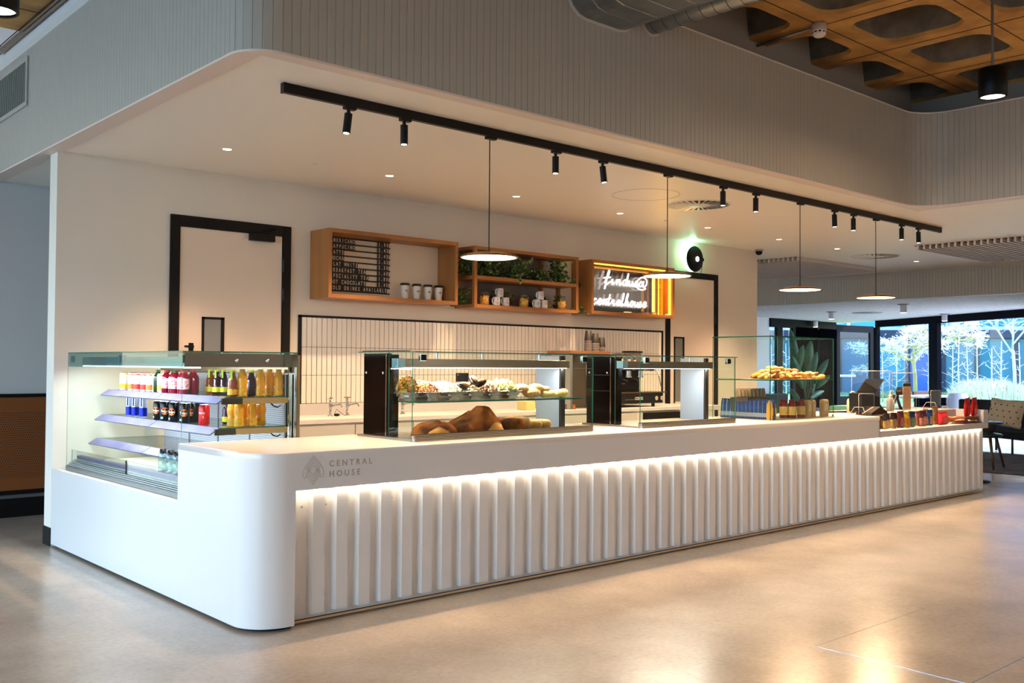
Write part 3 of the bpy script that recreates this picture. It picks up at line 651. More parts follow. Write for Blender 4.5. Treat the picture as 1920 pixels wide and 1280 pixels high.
# tall open glass cube
u3=thing('glass_pastry_case',(5.37,.5,H),'tall clear glass case with pastries above and packets below','pastry case')
gx0,gx1,gy0,gy1,gzt=4.86,5.875,.221,.815,1.61
pane(u3,(gx0,gy0,H),(gx1,gy0+.008,gzt),'front_glass'); pane(u3,(gx0-.008,gy0,H),(gx0,gy1,gzt),'side_glass'); pane(u3,(gx1,gy0,H),(gx1+.008,gy1,gzt),'side_glass')
pane(u3,(gx0-.008,gy0,gzt),(gx1+.008,gy1,gzt+.008),'top_glass'); pane(u3,(gx0,gy0+.01,1.235),(gx1,gy1-.03,1.245),'glass_shelf')
MB().box((gx0-.009,gy0-.001,gzt-.002),(gx1+.009,gy0+.009,gzt+.003)).box((gx0-.009,gy0,gzt-.002),(gx0+.001,gy1,gzt+.003)).build('top_trim',M('dark_bronze_edge',(30,30,26),.3,.6),u3)
for x in (gx0,gx1-.01): MB().box((x,gy0-.002,H),(x+.012,gy0+.01,H+.02)).build('corner_foot',chrome,u3)
# ---- salad pans on the shelf
pan_st=M('pan_steel',(190,190,192),.24,1)
SH=1.132
def mkpan(x0,x1,y0,y1,label):
    cx,cy=(x0+x1)/2,(y0+y1)/2; w,h_=x1-x0,y1-y0
    root=thing('steel_pan',(cx,cy,SH),label,'food pan','steel salad pans on the glass shelf')
    def rr(w,h_,r=.03): return rrect(cx,cy,w,h_,r,3)
    a=rr(w-.058,h_-.05,.022); b=rr(w-.040,h_-.03,.024); c=rr(w,h_); e=rr(w-.022,h_-.022); N=len(a)
    vs=[(x,y,SH+.001) for x,y in a]+[(x,y,SH+.048) for x,y in b]+[(x,y,SH+.050) for x,y in c]+[(x,y,SH+.053) for x,y in c]+[(x,y,SH+.053) for x,y in e]+[(x,y,SH+.028) for x,y in e]
    mb=MB(); fs=[]
    for k in range(5): fs+=[(k*N+i,k*N+(i+1)%N,(k+1)*N+(i+1)%N,(k+1)*N+i) for i in range(N)]
    mb.add(vs,fs,0,True); mb.add(vs,[tuple(range(N)),tuple(range(5*N,6*N))]); mb.build('pan_body',pan_st,root)
    return cx,cy,w,h_
FC={}
def fcol(n,c,r=.45,**k): return M('food_'+n,c,r,**k)
def salad(name,lab,cx,cy,w,h_,cols,hgt,n,size,kind='cube',seed=1,cat='salad',px=0):
    n=int(n*2.2); size*=.68; R=random.Random(seed); mb=MB(); mats=[fcol('%s_%d'%(name,i),c) for i,c in enumerate(cols)]
    base=SH+.035
    mb.blob((cx+px,cy,base),(w*.41,h_*.42,hgt*.78),0,12,6,.06,rnd=R)
    mb.v=[(x,y,max(z,SH+.03)) for x,y,z in mb.v]
    for i in range(n):
        u=R.uniform(-1,1); v=R.uniform(-1,1)
        if u*u+v*v>1.1: continue
        z=base+hgt*math.sqrt(max(0,1-(u*u+v*v)*.85))*R.uniform(.72,1.0)
        p=(cx+px+u*w*.47,cy+v*h_*.47,z); E_=Euler((R.uniform(0,6),R.uniform(0,6),R.uniform(0,6))).to_matrix(); m_=R.randrange(len(cols)); s=size*R.uniform(.7,1.3)
        if kind=='cube': mb.blob(p,(s,s*.7,s*.6),m_,5,3,.25,E_,R)
        elif kind=='penne': mb.cyl(Vector(p)-E_@Vector((s,0,0)),Vector(p)+E_@Vector((s,0,0)),s*.34,n=6,m=m_)
        elif kind=='leaf': mb.blob(p,(s*1.5,s*.8,s*.2),m_,5,3,.3,E_,R)
    return tag(mb.build(name,mats,None),lab,cat,kind='stuff')
pans=[(1.13,1.42),(1.44,1.63),(1.65,1.83),(1.85,2.03),(2.04,2.20),(2.21,2.37)]
# shelf position from the picture: fronts of the pans on the shelf line
pf=[(737,793),(818,839),(866,887),(0,0)]
PX_=[(800,0)]
fr=[(736,794),(803,836),(843,876),(882,914),(919,947),(954,982)]
names=['widest steel pan at the left end of the glass shelf','second steel pan from the left, next to the widest one','third steel pan from the left, under white feta salad','steel pan in the middle of the row, under dark mussel shells','fifth steel pan from the left, right of the mussel shells','sixth steel pan, the one next to the sesame loaves']
PANS=[]
for i,(a,b) in enumerate(fr):
    xa=at(a,740,'y',.27)[0]; xb=at(b,740,'y',.27)[0]
    if i==0: xa=1.132
    PANS.append(mkpan(xa,xb,.27,.60 if i else .44,names[i]))
c=PANS[0]; salad('pasta_salad','golden pasta and herb salad heaped in the widest steel pan',*c,[(226,160,30),(236,178,52),(120,110,30),(190,110,24),(90,84,34)],.115,330,.015,'penne',3)
c=PANS[1]; salad('vegetable_salad','orange and white chopped vegetable salad in the second pan',*c,[(232,140,50),(240,220,190),(200,70,40),(210,190,80),(150,90,50)],.085,280,.011,'cube',4)
c=PANS[2]; salad('cheese_salad','white crumbled cheese salad in the third pan',*c,[(246,240,232),(236,222,214),(228,226,200),(250,250,246)],.08,300,.010,'cube',5)
c=PANS[3]; o=salad('shellfish_salad','pale salad under the dark mussel shells in the fourth pan',*c,[(240,230,214),(120,76,50),(236,210,160)],.07,160,.012,'cube',6)
c4=c; mus=M('mussel_shell',(34,26,30),.2); mus2=M('mussel_flesh',(196,130,60),.4)
for i,(dx,dz,rot) in enumerate(((-.05,.085,.2),(.03,.12,-.5),(.08,.1,.4))):
    R=Euler((.4,rot,.3+i)).to_matrix(); o=MB().blob((c4[0]+dx,c4[1]-.07,SH+dz),(.058,.03,.022),0,10,5,0,R).blob((c4[0]+dx,c4[1]-.085,SH+dz+.012),(.036,.02,.014),1,8,4,.1,R).build('mussel',[mus,mus2]); tag(o,['dark mussel shell lying at the left of the fourth pan','open mussel standing highest in the fourth pan','open mussel at the right side of the fourth pan'][i],'shellfish','mussels on the fourth salad pan')
c=PANS[4]; salad('nut_salad','brown and white nut salad in the fifth pan',*c,[(150,84,48),(238,226,206),(100,56,34),(210,160,110)],.075,240,.011,'cube',8)
c=PANS[5]; salad('green_salad','pale green leaf salad in the sixth pan',*c,[(214,212,120),(232,226,170),(176,184,80),(240,232,200)],.085,180,.018,'leaf',9)
# loaves and rolls on the right end of the shelf
crust=M('seeded_crust',(224,160,84),.6,noise=(60,3),col2=(244,214,160),bump=(70,.5)); roll_m=M('pale_roll',(232,200,110),.5,noise=(20,3),col2=(240,222,150))
loafs=[(1000,738,.075,.05,.034,0,'large seeded flat loaf lying beside the sixth pan',crust),(985,728,.07,.05,.03,.3,'seeded loaf leaning on the pile above the sixth pan',crust),(1012,727,.06,.05,.028,-.3,'seeded loaf on top of the large flat loaf',crust),
 (1030,729,.05,.03,.02,.5,'thin golden bread stick on top of the roll pile',roll_m),(1024,741,.04,.035,.024,0,'round pale roll in front of the pile',roll_m),(1036,738,.045,.03,.024,.2,'golden oval roll behind the round one',roll_m),(1050,739,.045,.035,.028,0,'pale oval roll near the right end of the shelf',roll_m),(1060,737,.036,.034,.03,0,'round yellow roll at the right end of the shelf',roll_m),(1044,743,.036,.03,.02,0,'small pale roll at the front right of the shelf',roll_m)]
for px,py,a,b,c_,rz,lab,mt in loafs:
    p=at(px,py,'y',.34); z=max(p[2],SH+c_+.001); o=MB().blob((p[0],.36 if z<1.18 else .38,z),(a,b,c_),0,14,8,.04,Euler((0,0,rz)).to_matrix(),RN).build('bread_roll',mt); tag(o,lab,'bread','breads on the glass shelf')
# breads on the base of the left unit
bz=H+.013; dark=M('dark_crust',(96,48,20),.7,noise=(9,4),col2=(190,104,36),bump=(18,.6),spec=.2); gold=M('golden_crust',(216,140,54),.45,noise=(14,3),col2=(236,176,90),bump=(18,.2)); gol2=M('baguette_crust',(222,168,92),.5,noise=(14,3),col2=(196,130,56))
def hump(name,mt,lab,cx,cy,L_,W_,Hh,prof,rz=0,n=14):
    mb=MB(); vs=[]; N=len(prof); K=10
    for i,(t,w_,hh) in enumerate(prof):
        for k in range(K+1):
            a=pi*k/K; x=(t-.5)*L_; y=-math.cos(a)*W_/2*w_; z=math.sin(a)**.8*Hh*hh+RN.uniform(-.005,.005)*(0<k<K)
            vs.append((cx+x*math.cos(rz)-y*math.sin(rz),cy+x*math.sin(rz)+y*math.cos(rz),bz+z))
    fs=[(i*(K+1)+k,i*(K+1)+k+1,(i+1)*(K+1)+k+1,(i+1)*(K+1)+k) for i in range(N-1) for k in range(K)]
    fs+=[tuple(i*(K+1) for i in range(N))+tuple(i*(K+1)+K for i in reversed(range(N)))]
    return tag(mb.add(vs,fs,0,True).build(name,mt),lab,'bread')
x=lambda px,y=.36: at(px,800,'y',y)[0]
hump('country_loaf',dark,'dark round country loaf at the left of the display base',(x(783)+x(858))/2,.40,x(858)-x(783),.24,.095,[(0,.1,.1),(.1,.6,.6),(.3,1,.92),(.5,1,1),(.75,1,.9),(.92,.6,.7),(1,.2,.3)])
hump('bread_heel',gold,'golden cut crust in front of the dark country loaf',(x(802,.28)+x(846,.28))/2,.285,x(846,.28)-x(802,.28),.08,.055,[(0,.2,.1),(.15,.7,.6),(.5,1,1),(.85,.7,.6),(1,.2,.1)])
hump('mountain_loaf',dark,'large peaked dark loaf in the middle of the display base',(x(846)+x(945))/2,.42,x(945)-x(846),.28,.178,[(0,.3,.30),(.12,.7,.42),(.3,.9,.6),(.5,1,.82),(.55,.9,.80),(.66,1,1),(.74,.95,.97),(.85,.9,.6),(1,.3,.08)])
hump('split_loaf',gold,'orange crusted wedge at the right foot of the peaked loaf',(x(915,.29)+x(946,.29))/2,.29,x(946,.29)-x(915,.29),.1,.07,[(0,.5,.3),(.3,.9,.9),(.6,1,1),(1,.3,.05)])
for px,py,l,r_,rz,mt,lab in ((948,795,.26,.045,-.9,dark,'dark long baguette end right of the peaked loaf'),(967,795,.2,.048,-.6,gol2,'cut brown roll between the dark baguette and the golden rolls'),(993,796,.17,.034,-.7,gold,'smooth golden finger roll, left of the last pair'),(1013,795,.15,.036,-.9,gol2,'smooth golden finger roll at the far right of the base')):
    p=at(px,py,'y',.42); mb=MB(); d=Vector((math.cos(rz),math.sin(rz),0)); c=Vector((p[0],.42,bz+r_)); pts=[c+d*l*(t-.5) for t in (0,.04,.12,.3,.5,.7,.88,.96,1)]; o=mb.tube(pts,[r_*k for k in (.3,.65,.9,1,1.02,1,.9,.65,.3)],12).build('finger_roll',mt); tag(o,lab,'bread')
# ---- pastries on the cube's shelf
pz=1.246; pm=[M('pastry_gold',(226,146,50),.5,noise=(30,3),col2=(244,190,96)),M('pastry_brown',(160,78,24),.5,noise=(30,3),col2=(226,150,70)),M('pastry_cream',(244,214,160),.55,noise=(30,3),col2=(226,176,96)),M('pastry_olive',(196,180,84),.5,noise=(30,3),col2=(230,196,110))]
R=random.Random(21); prot=[]
def pastry(kind):
    mb=MB()
    if kind==0: mb.tube([(-.045,.012,.014),(-.03,.0,.02),(0,-.006,.024),(.03,.0,.02),(.045,.012,.014)],[.006,.016,.021,.016,.006],8)
    elif kind==1: mb.blob((0,0,.022),(.036,.03,.022),0,9,6,.08,None,R)
    elif kind==2: mb.tube([(-.05,0,.014),(-.02,.004,.016),(.02,-.004,.016),(.05,0,.014)],[.01,.016,.016,.01],8)
    else: mb.tube([(.026*math.cos(a),.026*math.sin(a),.012+.004*a/3) for a in [i*.6 for i in range(14)]],.010,6)
    return mb
ordn=lambda k: ORD[k-1] if k<=20 else ORD[k-21].replace('first','twenty-first') if k==21 else ('twenty-' if k<30 else 'thirty-')+ORD[(k%10)-1] if k%10 else 'thirtieth'
kinds=['crescent pastry','round bun','finger pastry','swirl pastry']
pm_mesh=[[pastry(k).mesh(kinds[k].replace(' ','_'),m_) for m_ in pm] for k in range(4)]
cols=['golden','brown','cream coloured','olive tinted']
xa,xb=4.93,5.83; n=0; side=[]
for layer,(cnt,zz) in enumerate(((46,0),(36,.03),(22,.058),(7,.084))):
    for i in range(cnt):
        u=(i+R.random()*.6)/cnt; ul=u*(1-.12*layer*(.6 if layer<3 else .0)); x=xa+(xb-xa)*(ul if layer<3 else .12+.35*u)
        if layer==2: x=xa+(xb-xa)*(.04+.62*u)
        y=R.uniform(.27+.02*layer,.46-.03*layer) if i%2 else R.uniform(.34,.52-.03*layer)
        k=R.randrange(4); mi=R.choices(range(4),[5,3,4,2])[0]
        o=link(kinds[k].replace(' ','_'),pm_mesh[k][mi]); o.location=(x,y,pz+zz*(.8+.1*math.sin(x*20))); o.rotation_euler=(R.uniform(-.4,.4) if layer else 0,R.uniform(-.4,.4) if layer else 0,R.uniform(0,6.28)); o.scale=(.98,.98,.98)
        where='%s from the left in the %s layer of the glass case'%(ordn(i+1),['bottom','second','third','top'][layer])
        tag(o,cols[mi]+' '+kinds[k]+' '+where,'pastry','pastries in the tall glass case')
tag(MB().box((4.92,.255,pz-.0005),(5.85,.56,pz+.001)).build('baking_paper',M('baking_paper',(226,190,140),.7)),'baking paper sheet under the pile of pastries','paper')
# ---- packets, jars, kraft bags in the cube
def packet(name,w,d,h_,mats,label,loc,rz=0,tilt=0,group=None,cat='food packet',crimp=True,band=None,parentless=True):
    root=thing(name,loc,label,cat,group); root.rotation_euler=(0,tilt,rz)
    mb=MB(); ring=[(0,.98,.9),(.06,1,1.0),(.5,1,1.0),(.8,1,.8),(.92,1,.25),(1.0,1.0,.06)] if crimp else [(0,1,1),(.9,1,1),(.97,.9,.8),(1,.8,.6)]
    vs=[];K=8
    for t,wx,dy in ring:
        for (sx,sy) in ((-1,-.6),(-.7,-1),(.7,-1),(1,-.6),(1,.6),(.7,1),(-.7,1),(-1,.6)): vs.append((sx*w/2*wx,sy*d/2*dy,t*h_))
    fs=[(i*K+k,i*K+(k+1)%K,(i+1)*K+(k+1)%K,(i+1)*K+k) for i in range(len(ring)-1) for k in range(K)]+[tuple(range(K))[::-1],tuple(range((len(ring)-1)*K,len(ring)*K))]
    mb.add(vs,fs,0); mb.build('packet_body',mats[0],root,local=True)
    if len(mats)>1:
        b0,b1=band or (.25,.6); MB().box((-w/2*.72,-d/2-.0012,h_*b0),(w/2*.72,-d/2-.0002,h_*b1)).build('packet_label',mats[1],root,local=True)
    return root
bluep=M('blue_foil',(26,58,120),.28,.3,noise=(14,3),col2=(14,34,84)); blk_l=M('packet_print',(120,130,150),.4); seam=M('foil_seam',(190,204,220),.2,.6)
for i in range(13):
    f=i/12; px=1438-f*76; p=at(px,789-f*6.5,'z',H); 
    y=.262+f*.50; x=4.89+.0
    root=packet('foil_packet',.05,.036,.17,[bluep],'blue foil packet, %s from the glass corner in the row along the left glass'%ORD[i],(x+.05,y,H+.001),rz=pi/2,tilt=0,group='blue foil packets in the glass case')
    root.rotation_euler=(0 if i<9 else -.12,0,-pi/2+.1); MB().box((-.0013,-.0195,.01),(.0013,-.018,.16)).build('packet_seam',seam,root,local=True)
    MB().box((-.02,-.0193,.02),(.02,-.0185,.055)).build('packet_label',blk_l,root,local=True)
oran=M('orange_packet',(226,140,30),.3,noise=(30,3),col2=(180,130,50)); tanp=M('kraft_paper',(196,164,120),.7,noise=(20,3),col2=(180,148,104)); 
packet('pasta_packet',.085,.06,.165,[oran,M('yellow_print',(236,190,60),.4)],'orange and yellow packet standing at the front corner of the glass case',(4.945,.27,H+.001),group=None)
rz_=random.Random(4)
for i in range(8):
    packet('paper_packet',.07,.022,.075,[M('grey_tan_packet',(150,130,110),.6)],'small grey and tan packet, %s from the left in the raised back row'%ORD[i],(4.96+i*.036,.62-i*.012,H+.185),rz=pi/2-.2,tilt=.15,group='small packets on the raised stand')
tag(MB().box((4.93,.5,H+.001),(5.26,.68,H+.183)).build('stand_box',M('stand_dark',(70,62,56),.5)),'dark box stand behind the blue packets in the glass case','stand')
jr=M('tomato_sauce',(120,18,10),.15); jlab=M('jar_label_cream',(214,178,96),.5); lidm=M('jar_lid_red',(120,40,30),.3,.5)
for i,(px) in enumerate((1473,1487,1504)):
    p=at(px,782,'y',.29 if i else .33); xj=p[0]; yj=.30+(.05 if i==0 else 0); root=thing('sauce_jar',(xj,yj,H),['red sauce jar behind the orange packet, left of three','red sauce jar in the middle of the three','red sauce jar beside the kraft bags, right of three'][i],'jar','red sauce jars in the glass case')
    rj=.036; MB().lathe([(0,.001),(rj,.003),(rj,.118),(rj*.85,.14),(rj*.72,.148),(0,.15)],(xj,yj,H),20).build('jar_glass',jr,root)
    MB().lathe([(rj+.0008,.03),(rj+.0008,.105)],(xj,yj,H),24).build('jar_label',jlab,root); MB().lathe([(rj*.78,.149),(rj*.8,.165),(0,.166)],(xj,yj,H),20).build('jar_lid',lidm,root)
    MB().lathe([(.007,-.0),(0,.0005)],(xj-.008,yj-rj-.0012,H+.05),8,axis=Euler((pi/2,0,0)).to_matrix()).build('label_mark',M('label_mark',(90,40,24),.5),root)
for i,px in enumerate((1516,1532,1545,1556)):
    p=at(px,782,'y',.29); kb=packet('kraft_bag',.062,.05,.155,[tanp,M('bag_print',(214,190,150),.6)],['kraft paper bag beside the red jars','kraft paper bag, second from the red jars','kraft paper bag, third from the red jars','kraft paper bag against the right glass'][i],(p[0],.30 if i%2==0 else .34,H+.001),group='kraft bags in the glass case',crimp=False,band=(.35,.9))
    MB().lathe([(.007,0),(0,.0006)],(0,-.0268,.125),10,axis=Euler((pi/2,0,0)).to_matrix()).build('bag_mark',M('label_mark'),kb,local=True)
# ================================================================== REFRIGERATED DRINKS CASE
cx0,cx1,cy0,cy1,cz0,cz1=.05,.79,.975,2.985,LZ,1.415
cs=thing('drinks_display_case',(.42,1.98,LZ),'open fronted glass drinks case at the left end of the counter','display case')
basep=M('case_profile_grey',(126,134,134),.3,.7)
MB().box((cx0,cy0,cz0),(cx1,cy1,cz0+.012)).box((cx0-.004,cy0,cz0+.001),(cx0+.02,cy1,cz0+.032)).build('case_base',basep,cs)
mb=MB()
for k in range(5): z=cz0+.034+k*.009; mb.box((cx0+.004+k*.012,cy0,z),(cx0+.03+k*.012,cy1,z+.006))
mb.build('air_grille',M('case_slats',(170,182,186),.3,.6),cs)
MB().box((cx0+.10,cy0+.01,cz0+.012),(cx1-.05,cy1-.01,cz0+.06)).build('bottom_deck',M('deck_white',(226,230,228),.3),cs)
lav=M('price_rail_lavender',(112,112,146),.35,noise=(7,3),col2=(94,94,130))
MB().box((cx0+.07,cy0+.01,cz0+.06),(cx0+.11,cy1-.01,cz0+.10)).build('deck_rail',lav,cs)
for a,b in ((cy0+.006,1.915),(1.925,cy1-.006)): pane(cs,(cx0+.035,a,cz0+.06),(cx0+.039,b,cz0+.145),'lip_glass')
MB().box((cx0+.033,1.915,cz0+.05),(cx0+.041,1.925,cz0+.147)).build('lip_joint',M('lip_joint_grey',(40,50,50),.4),cs)
# end glasses, top glass, canopy
pane(cs,(cx0,cy0,cz0+.03),(cx1,cy0+.008,cz1),'end_glass'); pane(cs,(cx0,cy1-.008,cz0+.03),(cx1,cy1,cz1),'end_glass')
pane(cs,(cx0,cy0,cz1),(cx1,cy1,cz1+.008),'top_glass')
Gt=glass('canopy_glass',(196,226,226),1.6,.12); 
for a,b in ((cy0+.008,1.955),(1.962,cy1-.008)):
    q=MB().box((cx0,a,cz1-.095),(cx0+.006,b,cz1)); q.build('canopy_glass',Gt,cs)
for y in (cy0+.03,1.92,1.995,cy1-.06): MB().box((cx0+.006,y,cz1-.065),(cx0+.03,y+.025,cz1-.015)).build('glass_clamp',chrome,cs,bevel=.002)
MB().box((.13,cy0+.05,cz1-.085),(.19,cy1-.55,cz1-.025)).build('light_box',M('light_box_sky_tint',(190,226,236),.18,.9),cs,bevel=.002)  # blue tint of the steel stands in for a sky reflection
MB().box((.13,cy1-.54,cz1-.085),(.19,cy1-.06,cz1-.025)).build('light_box',M('light_box_grey',(160,176,176),.22,.9),cs,bevel=.002)
cool=M('cool_led',(230,240,255),.5,emit=7)
MB().box((.135,cy0+.06,cz1-.093),(.185,cy1-.06,cz1-.086)).build('led_tube',cool,cs)
lamp('case_light','AREA',(.16,1.98,cz1-.096),11,(.86,.95,1),(0,math.radians(-12),0),shape='RECTANGLE',size=.05,size_y=1.9)
MB().box((cx0+.01,cy0-.003,cz1-.085),(cx1-.006,cy0-.0005,cz1-.004)).build('canopy_side',M('smoked_mirror',(96,92,80),.08,.9),cs)
for x in (.38,.58): MB().lathe([(.011,0),(.011,.004),(.006,.005),(0,.004)],(x,cy0-.003,cz1-.045),14,axis=Euler((pi/2,0,0)).to_matrix()).build('bolt',chrome,cs)
for x in (.3,.42,.70): MB().cyl((x,cy0+.02,cz1-.03),(x,cy0+.02,cz1),.009,n=12).build('standoff',chrome,cs)
MB().box((cx1-.05,cy0+.01,cz0),(cx1-.03,cy0+.03,cz1-.03)).box((cx1-.02,cy0+.002,cz0),(cx1,cy0+.02,cz1)).build('corner_post',chrome,cs,bevel=.002)
MB().box((cx1-.06,cy0+.01,cz1-.12),(cx1+.012,cy1-.01,cz1-.085)).box((cx1,cy0,cz0),(cx1+.02,cy1,cz1-.01)).build('back_frame',M('frame_champagne',(150,128,98),.25,.8),cs)
# perforated back panels
pp=M('perforated_steel',(206,204,216),.35,.3); n=pp.node_tree.nodes; L=pp.node_tree.links; b=n['Principled BSDF']
tc=n.new('ShaderNodeTexCoord'); sp=n.new('ShaderNodeSeparateXYZ'); L.new(tc.outputs['Object'],sp.inputs[0])
u=mth('SUBTRACT',mth('FRACT',mth('DIVIDE',sp.outputs[1],.013)),.5); v=mth('SUBTRACT',mth('FRACT',mth('DIVIDE',sp.outputs[2],.013)),.5)
hole=mth('LESS_THAN',mth('SQRT',mth('ADD',mth('MULTIPLY',u,u),mth('MULTIPLY',v,v))),.27)
mx=n.new('ShaderNodeMix'); mx.data_type='RGBA'; L.new(hole,mx.inputs[0]); mx.inputs[6].default_value=lin((212,208,220))+(1,); mx.inputs[7].default_value=lin((96,98,130))+(1,); L.new(mx.outputs[2],b.inputs['Base Color'])
for k in range(4):
    a=cy0+.05+k*.47; MB().box((.735,a,cz0+.06),(.745,a+.46,cz1-.13)).build('back_panel',pp,cs)
    MB().box((.728,a-.006,cz0+.06),(.735,a+.006,cz1-.13)).build('back_upright',steel,cs)
# shelves
SHZ=[(1.150,.33),(.968,.29),(.795,.25)]
for i,(z,xf) in enumerate(SHZ):
    pane(cs,(xf,cy0+.03,z-.007),(.73,cy1-.05,z),'glass_shelf')
    for a,b_ in ((cy0+.03,1.93),(1.94,cy1-.03)):
        q=MB(); q.add([(xf-.055,a,z-.042),(xf+.002,a,z-.004),(xf+.002,a,z+.002),(xf-.058,a,z-.036),(xf-.055,b_,z-.042),(xf+.002,b_,z-.004),(xf+.002,b_,z+.002),(xf-.058,b_,z-.036)],[(0,1,2,3),(7,6,5,4),(0,4,5,1),(1,5,6,2),(2,6,7,3),(3,7,4,0)]); q.build('price_rail',lav,cs)
    if i<2:
        MB().box((xf-.03,cy0+.012,z-.042),(xf+.10,cy0+.028,z-.006)).build('shelf_bracket',M('bracket_dark',(58,54,46),.3,.5),cs)
        MB().box((xf+.10,cy0+.012,z-.042),(.73,cy0+.028,z-.006)).build('shelf_bracket',M('bracket_tan',(196,164,118),.25,.7),cs)
        MB().tube([(.62,cy0+.06,z-.02),(.66,cy0+.06,z-.06),(.70,cy0+.08,z-.07),(.73,cy0+.1,z-.06)],.004).build('cable',black,cs)
        lamp('shelf_light','AREA',(xf+.02,1.98,z-.02),1.3,(.86,.93,1),(0,math.radians(-20),0),shape='RECTANGLE',size=.02,size_y=1.85)
# ---- drinks
metal_lid=M('can_lid',(206,208,212),.25,1)
def can(x,y,z,r,h_,body,label,bands=None,name='drink_can',grp=None,textb=None):
    root=thing(name,(x,y,z),label,'drink can',grp)
    MB().lathe([(r*.8,0),(r,.008),(r,h_-.014),(r*.86,h_-.003)],(x,y,z),22).build('can_body',body,root)
    MB().lathe([(r*.86,h_-.003),(r*.84,h_),(r*.8,h_-.003),(0,h_-.003)],(x,y,z),22).build('can_lid',metal_lid,root)
    for (z0,z1,mt) in bands or []: MB().lathe([(r+.0004,z0),(r+.0004,z1)],(x,y,z),22).build('can_band',mt,root)
    return root
def bottle(x,y,z,prof,body,label,capm,capr,caph,name='drink_bottle',grp=None,lab=None,labz=None):
    root=thing(name,(x,y,z),label,'bottle',grp)
    MB().lathe(prof,(x,y,z),20).build('bottle_body',body,root); ht=prof[-1][1]
    MB().lathe([(capr,ht-caph),(capr,ht),(0,ht+.001)],(x,y,z),16).build('bottle_cap',capm,root)
    if lab: 
        def rad(zz):
            for (r0,z0),(r1,z1) in zip(prof,prof[1:]):
                if z0<=zz<=z1 and z1>z0: return r0+(r1-r0)*(zz-z0)/(z1-z0)
            return prof[1][0]
        MB().lathe([(rad(labz[0])+.001,labz[0]),(rad(labz[1])+.001,labz[1])],(x,y,z),20).build('bottle_label',lab,root)
    return root
wh=M('can_white',(236,238,240),.3,.2); z1_=1.1505
fruit=[(228,'yellow',(240,196,40)),(246,'orange',(214,120,40)),(259,'red',(214,50,40)),(274,'red',(220,40,40)),(287,'orange',(240,110,30)),(301,'amber',(226,150,50)),(312,'amber',(226,150,50))]
for j,(px,cn,cc) in enumerate(fruit):
    p=at(px,731+(px-228)*.045,'z',z1_); bm_=M('can_fruit_'+cn,cc,.35,noise=(60,2),col2=tuple(min(255,int(v*.8)) for v in cc))
    can(.385,p[1]+(.385-p[0])*.9,z1_,.0285,.13,wh,'white can with a %s fruit band, %s from the left on the top shelf'%(cn,ORD[j]),[(.012,.048,bm_),(.112,.120,bm_)],grp='white fruit cans on the top shelf')
    yb=p[1]+(.385-p[0])*.9
    can(.455,yb+.02,z1_,.0285,.13,wh,'white can with a %s fruit band behind the %s front can of the top shelf'%(cn,ORD[j]),[(.012,.048,bm_),(.112,.120,bm_)],grp='white fruit cans on the top shelf')
sq=[(.026,0),(.03,.004),(.03,.10),(.026,.118),(.015,.13),(.0135,.152)]
green=M('green_bottle',(30,52,16),.08); pinkr=M('crimson_bottle',(120,16,40),.1); amber=M('amber_tea',(150,70,20),.08); purp=M('purple_drink',(52,14,36),.08); oj=M('orange_juice',(244,168,22),.25,sub=.15)
yl=M('lime_label',(206,214,30),.4,noise=(50,2),col2=(236,200,30)); ylo=M('yellow_label',(240,196,30),.4,noise=(50,2),col2=(226,150,30)); pl=M('pink_label',(226,200,200),.4,noise=(80,2),col2=(190,60,80))
capr=M('cap_red',(170,40,50),.4); capg=M('cap_green',(20,90,50),.4); capl=M('cap_lime',(190,220,30),.4); capw=M('cap_silver',(170,170,172),.35,.6)
def put(px,py,z,x=None):
    if x is None and px>430:
        y={454:1.035,471:1.09,488:1.06,505:1.09,522:1.05,435:1.10,448:1.03,459:1.11,472:1.05,489:1.09}.get(px,1.05); return at(px,py,'y',y)[0],y
    p=at(px,py,'z',z)
    if x is not None: return (x,p[1]+(x-p[0])*.9)
    return p[0],p[1]
y0_=[(329,733,green,'dark green bottle, beside the white cans on the top shelf',None,capg),(343,734,pinkr,'crimson bottle with a pale label, first after the green bottle',pl,capr),(352,735,pinkr,'crimson bottle with a pale label, second after the green bottle',pl,capg),(360,735,pinkr,'crimson bottle with a pale label, third after the green bottle',pl,capg),(369,736,pinkr,'crimson bottle with a pale label, fourth after the green bottle',pl,capr),(378,736,pinkr,'crimson bottle with a pale label, fifth after the green bottle',pl,capr)]
for px,py,mt,lab,lb,cp in y0_:
    x_,y_=put(px,py,z1_,.385); bottle(x_,y_,z1_,sq,mt,lab,cp,.0145,.016,lab=lb,labz=(.03,.098),grp='dark bottles on the top shelf')
    bottle(x_+.075,y_+.02,z1_,sq,mt,lab.split(',')[0]+' in the second row, '+lab.split(',')[-1],cp,.0145,.016,grp='dark bottles on the top shelf')
tea=[(.022,0),(.029,.004),(.029,.055),(.0265,.062),(.027,.09),(.018,.125),(.015,.135),(.015,.158)]
for px,py,mt,lab,lb in ((394,737,amber,'amber tea bottle with a lime label and neck tag',yl),(406,738,purp,'purple drink bottle with a lime label, left of a pair',yl),(419,738,purp,'purple drink bottle with a lime label, right of a pair',yl),(436,739,amber,'amber tea bottle with a yellow label beside the front orange juice',ylo),(471,738,purp,'dark purple bottle between two orange juices on the top shelf',None)):
    x_,y_=put(px,py,z1_); b_=bottle(x_,y_,z1_,tea,mt,lab,capl,.016,.012,lab=lb,labz=(.012,.045),grp='tea and berry bottles on the top shelf')
    if mt is not purp or px<430: MB().cb((x_-.018,y_-.018,z1_+.13),(.003,.012,.05),0,rz=.8).build('neck_tag',capl,b_)
bul=[(.024,0),(.029,.004),(.029,.05),(.026,.058),(.031,.085),(.0315,.105),(.026,.132),(.017,.15),(.016,.165)]
